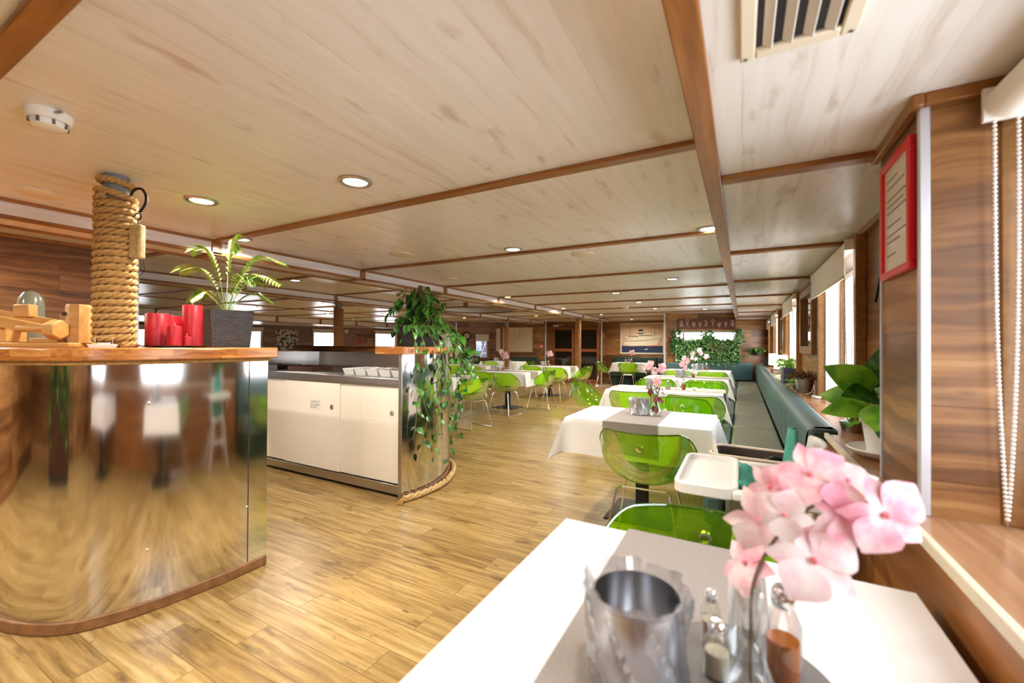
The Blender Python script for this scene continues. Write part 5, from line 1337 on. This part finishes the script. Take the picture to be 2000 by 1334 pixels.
for k in range(12):
    a = k * PI / 6; b = MB(); b.box(-.004, .004, -.0845, -.082, .075, .092, Matrix.Rotation(a, 4, 'Y')); b.build('hour_mark', 'ink_dark', t)
for s, w, l in ((.325, .075, 'white double light switch below the clock'), (.43, .05, 'small white socket right of the light switch below the clock')):
    t = thing('light_switch', l, 'switch'); t.matrix_world = Rk @ Matrix.Translation((s, -.001, 1.155))
    b = MB(); b.box(-w / 2, w / 2, -.012, 0, -.06, .06); b.build('plate', 'white', t, bevel=.004)
    b = MB(); b.box(-w / 4, w / 4, -.016, -.011, -.025, .025); b.build('rocker', 'ink' if w < .06 else 'offwhite', t, bevel=.002)
t = thing('gangway_rails', 'white diagonal gangway rails against a blue-grey hull outside the narrow window by the clock', 'gangway'); t.matrix_world = Rk @ Matrix.Translation((.95, .9, 0))
b = MB(); b.box(-1.2, 1.6, .35, .40, .2, 2.3); b.build('hull_plating', mat('blue_grey_hull', S(96, 120, 160), .6, var=.3, vscale=3), t)
for k in range(5):
    b = MB(); b.tube([(-.9 + .36 * k, 0, .6), (-.45 + .36 * k, 0, 1.9)], .018, 8); b.build('rail', 'white_metal', t)
for z in (.95, 1.3, 1.6):
    b = MB(); b.tube([(-1.1, .03, z), (1.5, .03, z)], .012, 8); b.build('cross_bar', 'white_metal', t)
picture(Re, 3.17, 1.24, 1.36, .90, 'frame_wood', 'paper', 'large blank white board in a wooden frame right of the pothos', name='white_board', cat='board', ft=.03, fd=.025, pname='board')
picture(Rl, 12.64, 1.42, .80, .82, 'frame_wood', 'bwphoto', 'framed black and white town photograph on the left wall', ft=.03, fd=.025)
t = thing('copper_plaque', 'reddish relief plaque on the left wall between two windows', 'plaque'); t.matrix_world = Rl @ Matrix.Translation((15.24, -.001, 1.42))
b = MB(); b.box(-.22, .22, -.02, 0, -.15, .15); b.build('plate', 'plaque', t, bevel=.008)
b = MB(); b.lathe([(.09, 0), (.08, .012), (.04, .02), (0, .02)], 24, Matrix.Translation((0, -.019, 0)) @ Matrix.Rotation(PI / 2, 4, 'X')); b.build('relief', 'plaque', t)
t = thing('round_wall_fitting', 'small white round fitting on the left wall right of the rope-wrapped post', 'wall fitting'); t.matrix_world = Rl @ Matrix.Translation((14.75, -.001, 1.78))  # plain off-white disc, gives off no light
b = MB(); b.lathe([(0, 0), (.09, 0), (.09, .03), (.06, .05), (0, .055)], 28, Matrix.Rotation(PI / 2, 4, 'X')); b.build('housing', 'offwhite', t)
# ------------------------------------------------------------------ light, camera, view
w = bpy.data.worlds.new('daylight'); sc.world = w; w.use_nodes = True
bg = w.node_tree.nodes['Background']; bg.inputs[0].default_value = (.93, .96, 1, 1); bg.inputs[1].default_value = 6.4
def portal(R, s0, s1, za, zb, off):
    l = bpy.data.lights.new('window_portal', 'AREA'); l.shape = 'RECTANGLE'; l.size = s1 - s0; l.size_y = zb - za; l.cycles.is_portal = True
    o = bpy.data.objects.new('window_portal', l); COL.objects.link(o)
    o.matrix_world = R @ Matrix.Translation(((s0 + s1) / 2, off, (za + zb) / 2)) @ Matrix.Rotation(-PI / 2, 4, 'X')
for y0, y1 in RW_OP: portal(Rr, 12.2 - y1, 12.2 - y0, .86, 1.86, .2)
for a, c in LW_OP: portal(Rl, a, c, .85, 1.84, .18)
portal(Ra, .23, 1.74, .80, 1.66, .15); portal(Rk, .72, 1.21, .80, 1.66, .15)

cd = bpy.data.cameras.new('camera'); cam = bpy.data.objects.new('camera', cd); COL.objects.link(cam)
yaw, pit, rol = (math.radians(a) for a in (28.51, .43, .317))
f = Vector((-math.sin(yaw) * math.cos(pit), math.cos(yaw) * math.cos(pit), math.sin(pit))); r = Vector((math.cos(yaw), math.sin(yaw), 0)); u = r.cross(f)
r2 = math.cos(rol) * r + math.sin(rol) * u; u2 = -math.sin(rol) * r + math.cos(rol) * u
R = Matrix((r2, u2, -f)).transposed().to_4x4(); R.translation = (0, 0, 1.29); cam.matrix_world = R
cd.sensor_width = 36; cd.lens = 36 * 826.5 / 2000; cd.clip_start = .02
cd.dof.use_dof = True; cd.dof.focus_distance = 4.0; cd.dof.aperture_fstop = 2.4
sc.camera = cam
sc.view_settings.view_transform = 'Standard'; sc.view_settings.look = 'None'; sc.view_settings.gamma = 1; sc.view_settings.use_curve_mapping = False
sc.view_settings.exposure = .64
cy = sc.cycles
cy.max_bounces = 9; cy.diffuse_bounces = 5; cy.glossy_bounces = 4; cy.transmission_bounces = 4; cy.transparent_max_bounces = 20
cy.sample_clamp_indirect = 4; cy.caustics_reflective = False; cy.caustics_refractive = False
cy.use_denoising = True; cy.denoiser = 'OPENIMAGEDENOISE'; cy.use_adaptive_sampling = True; cy.adaptive_threshold = .02
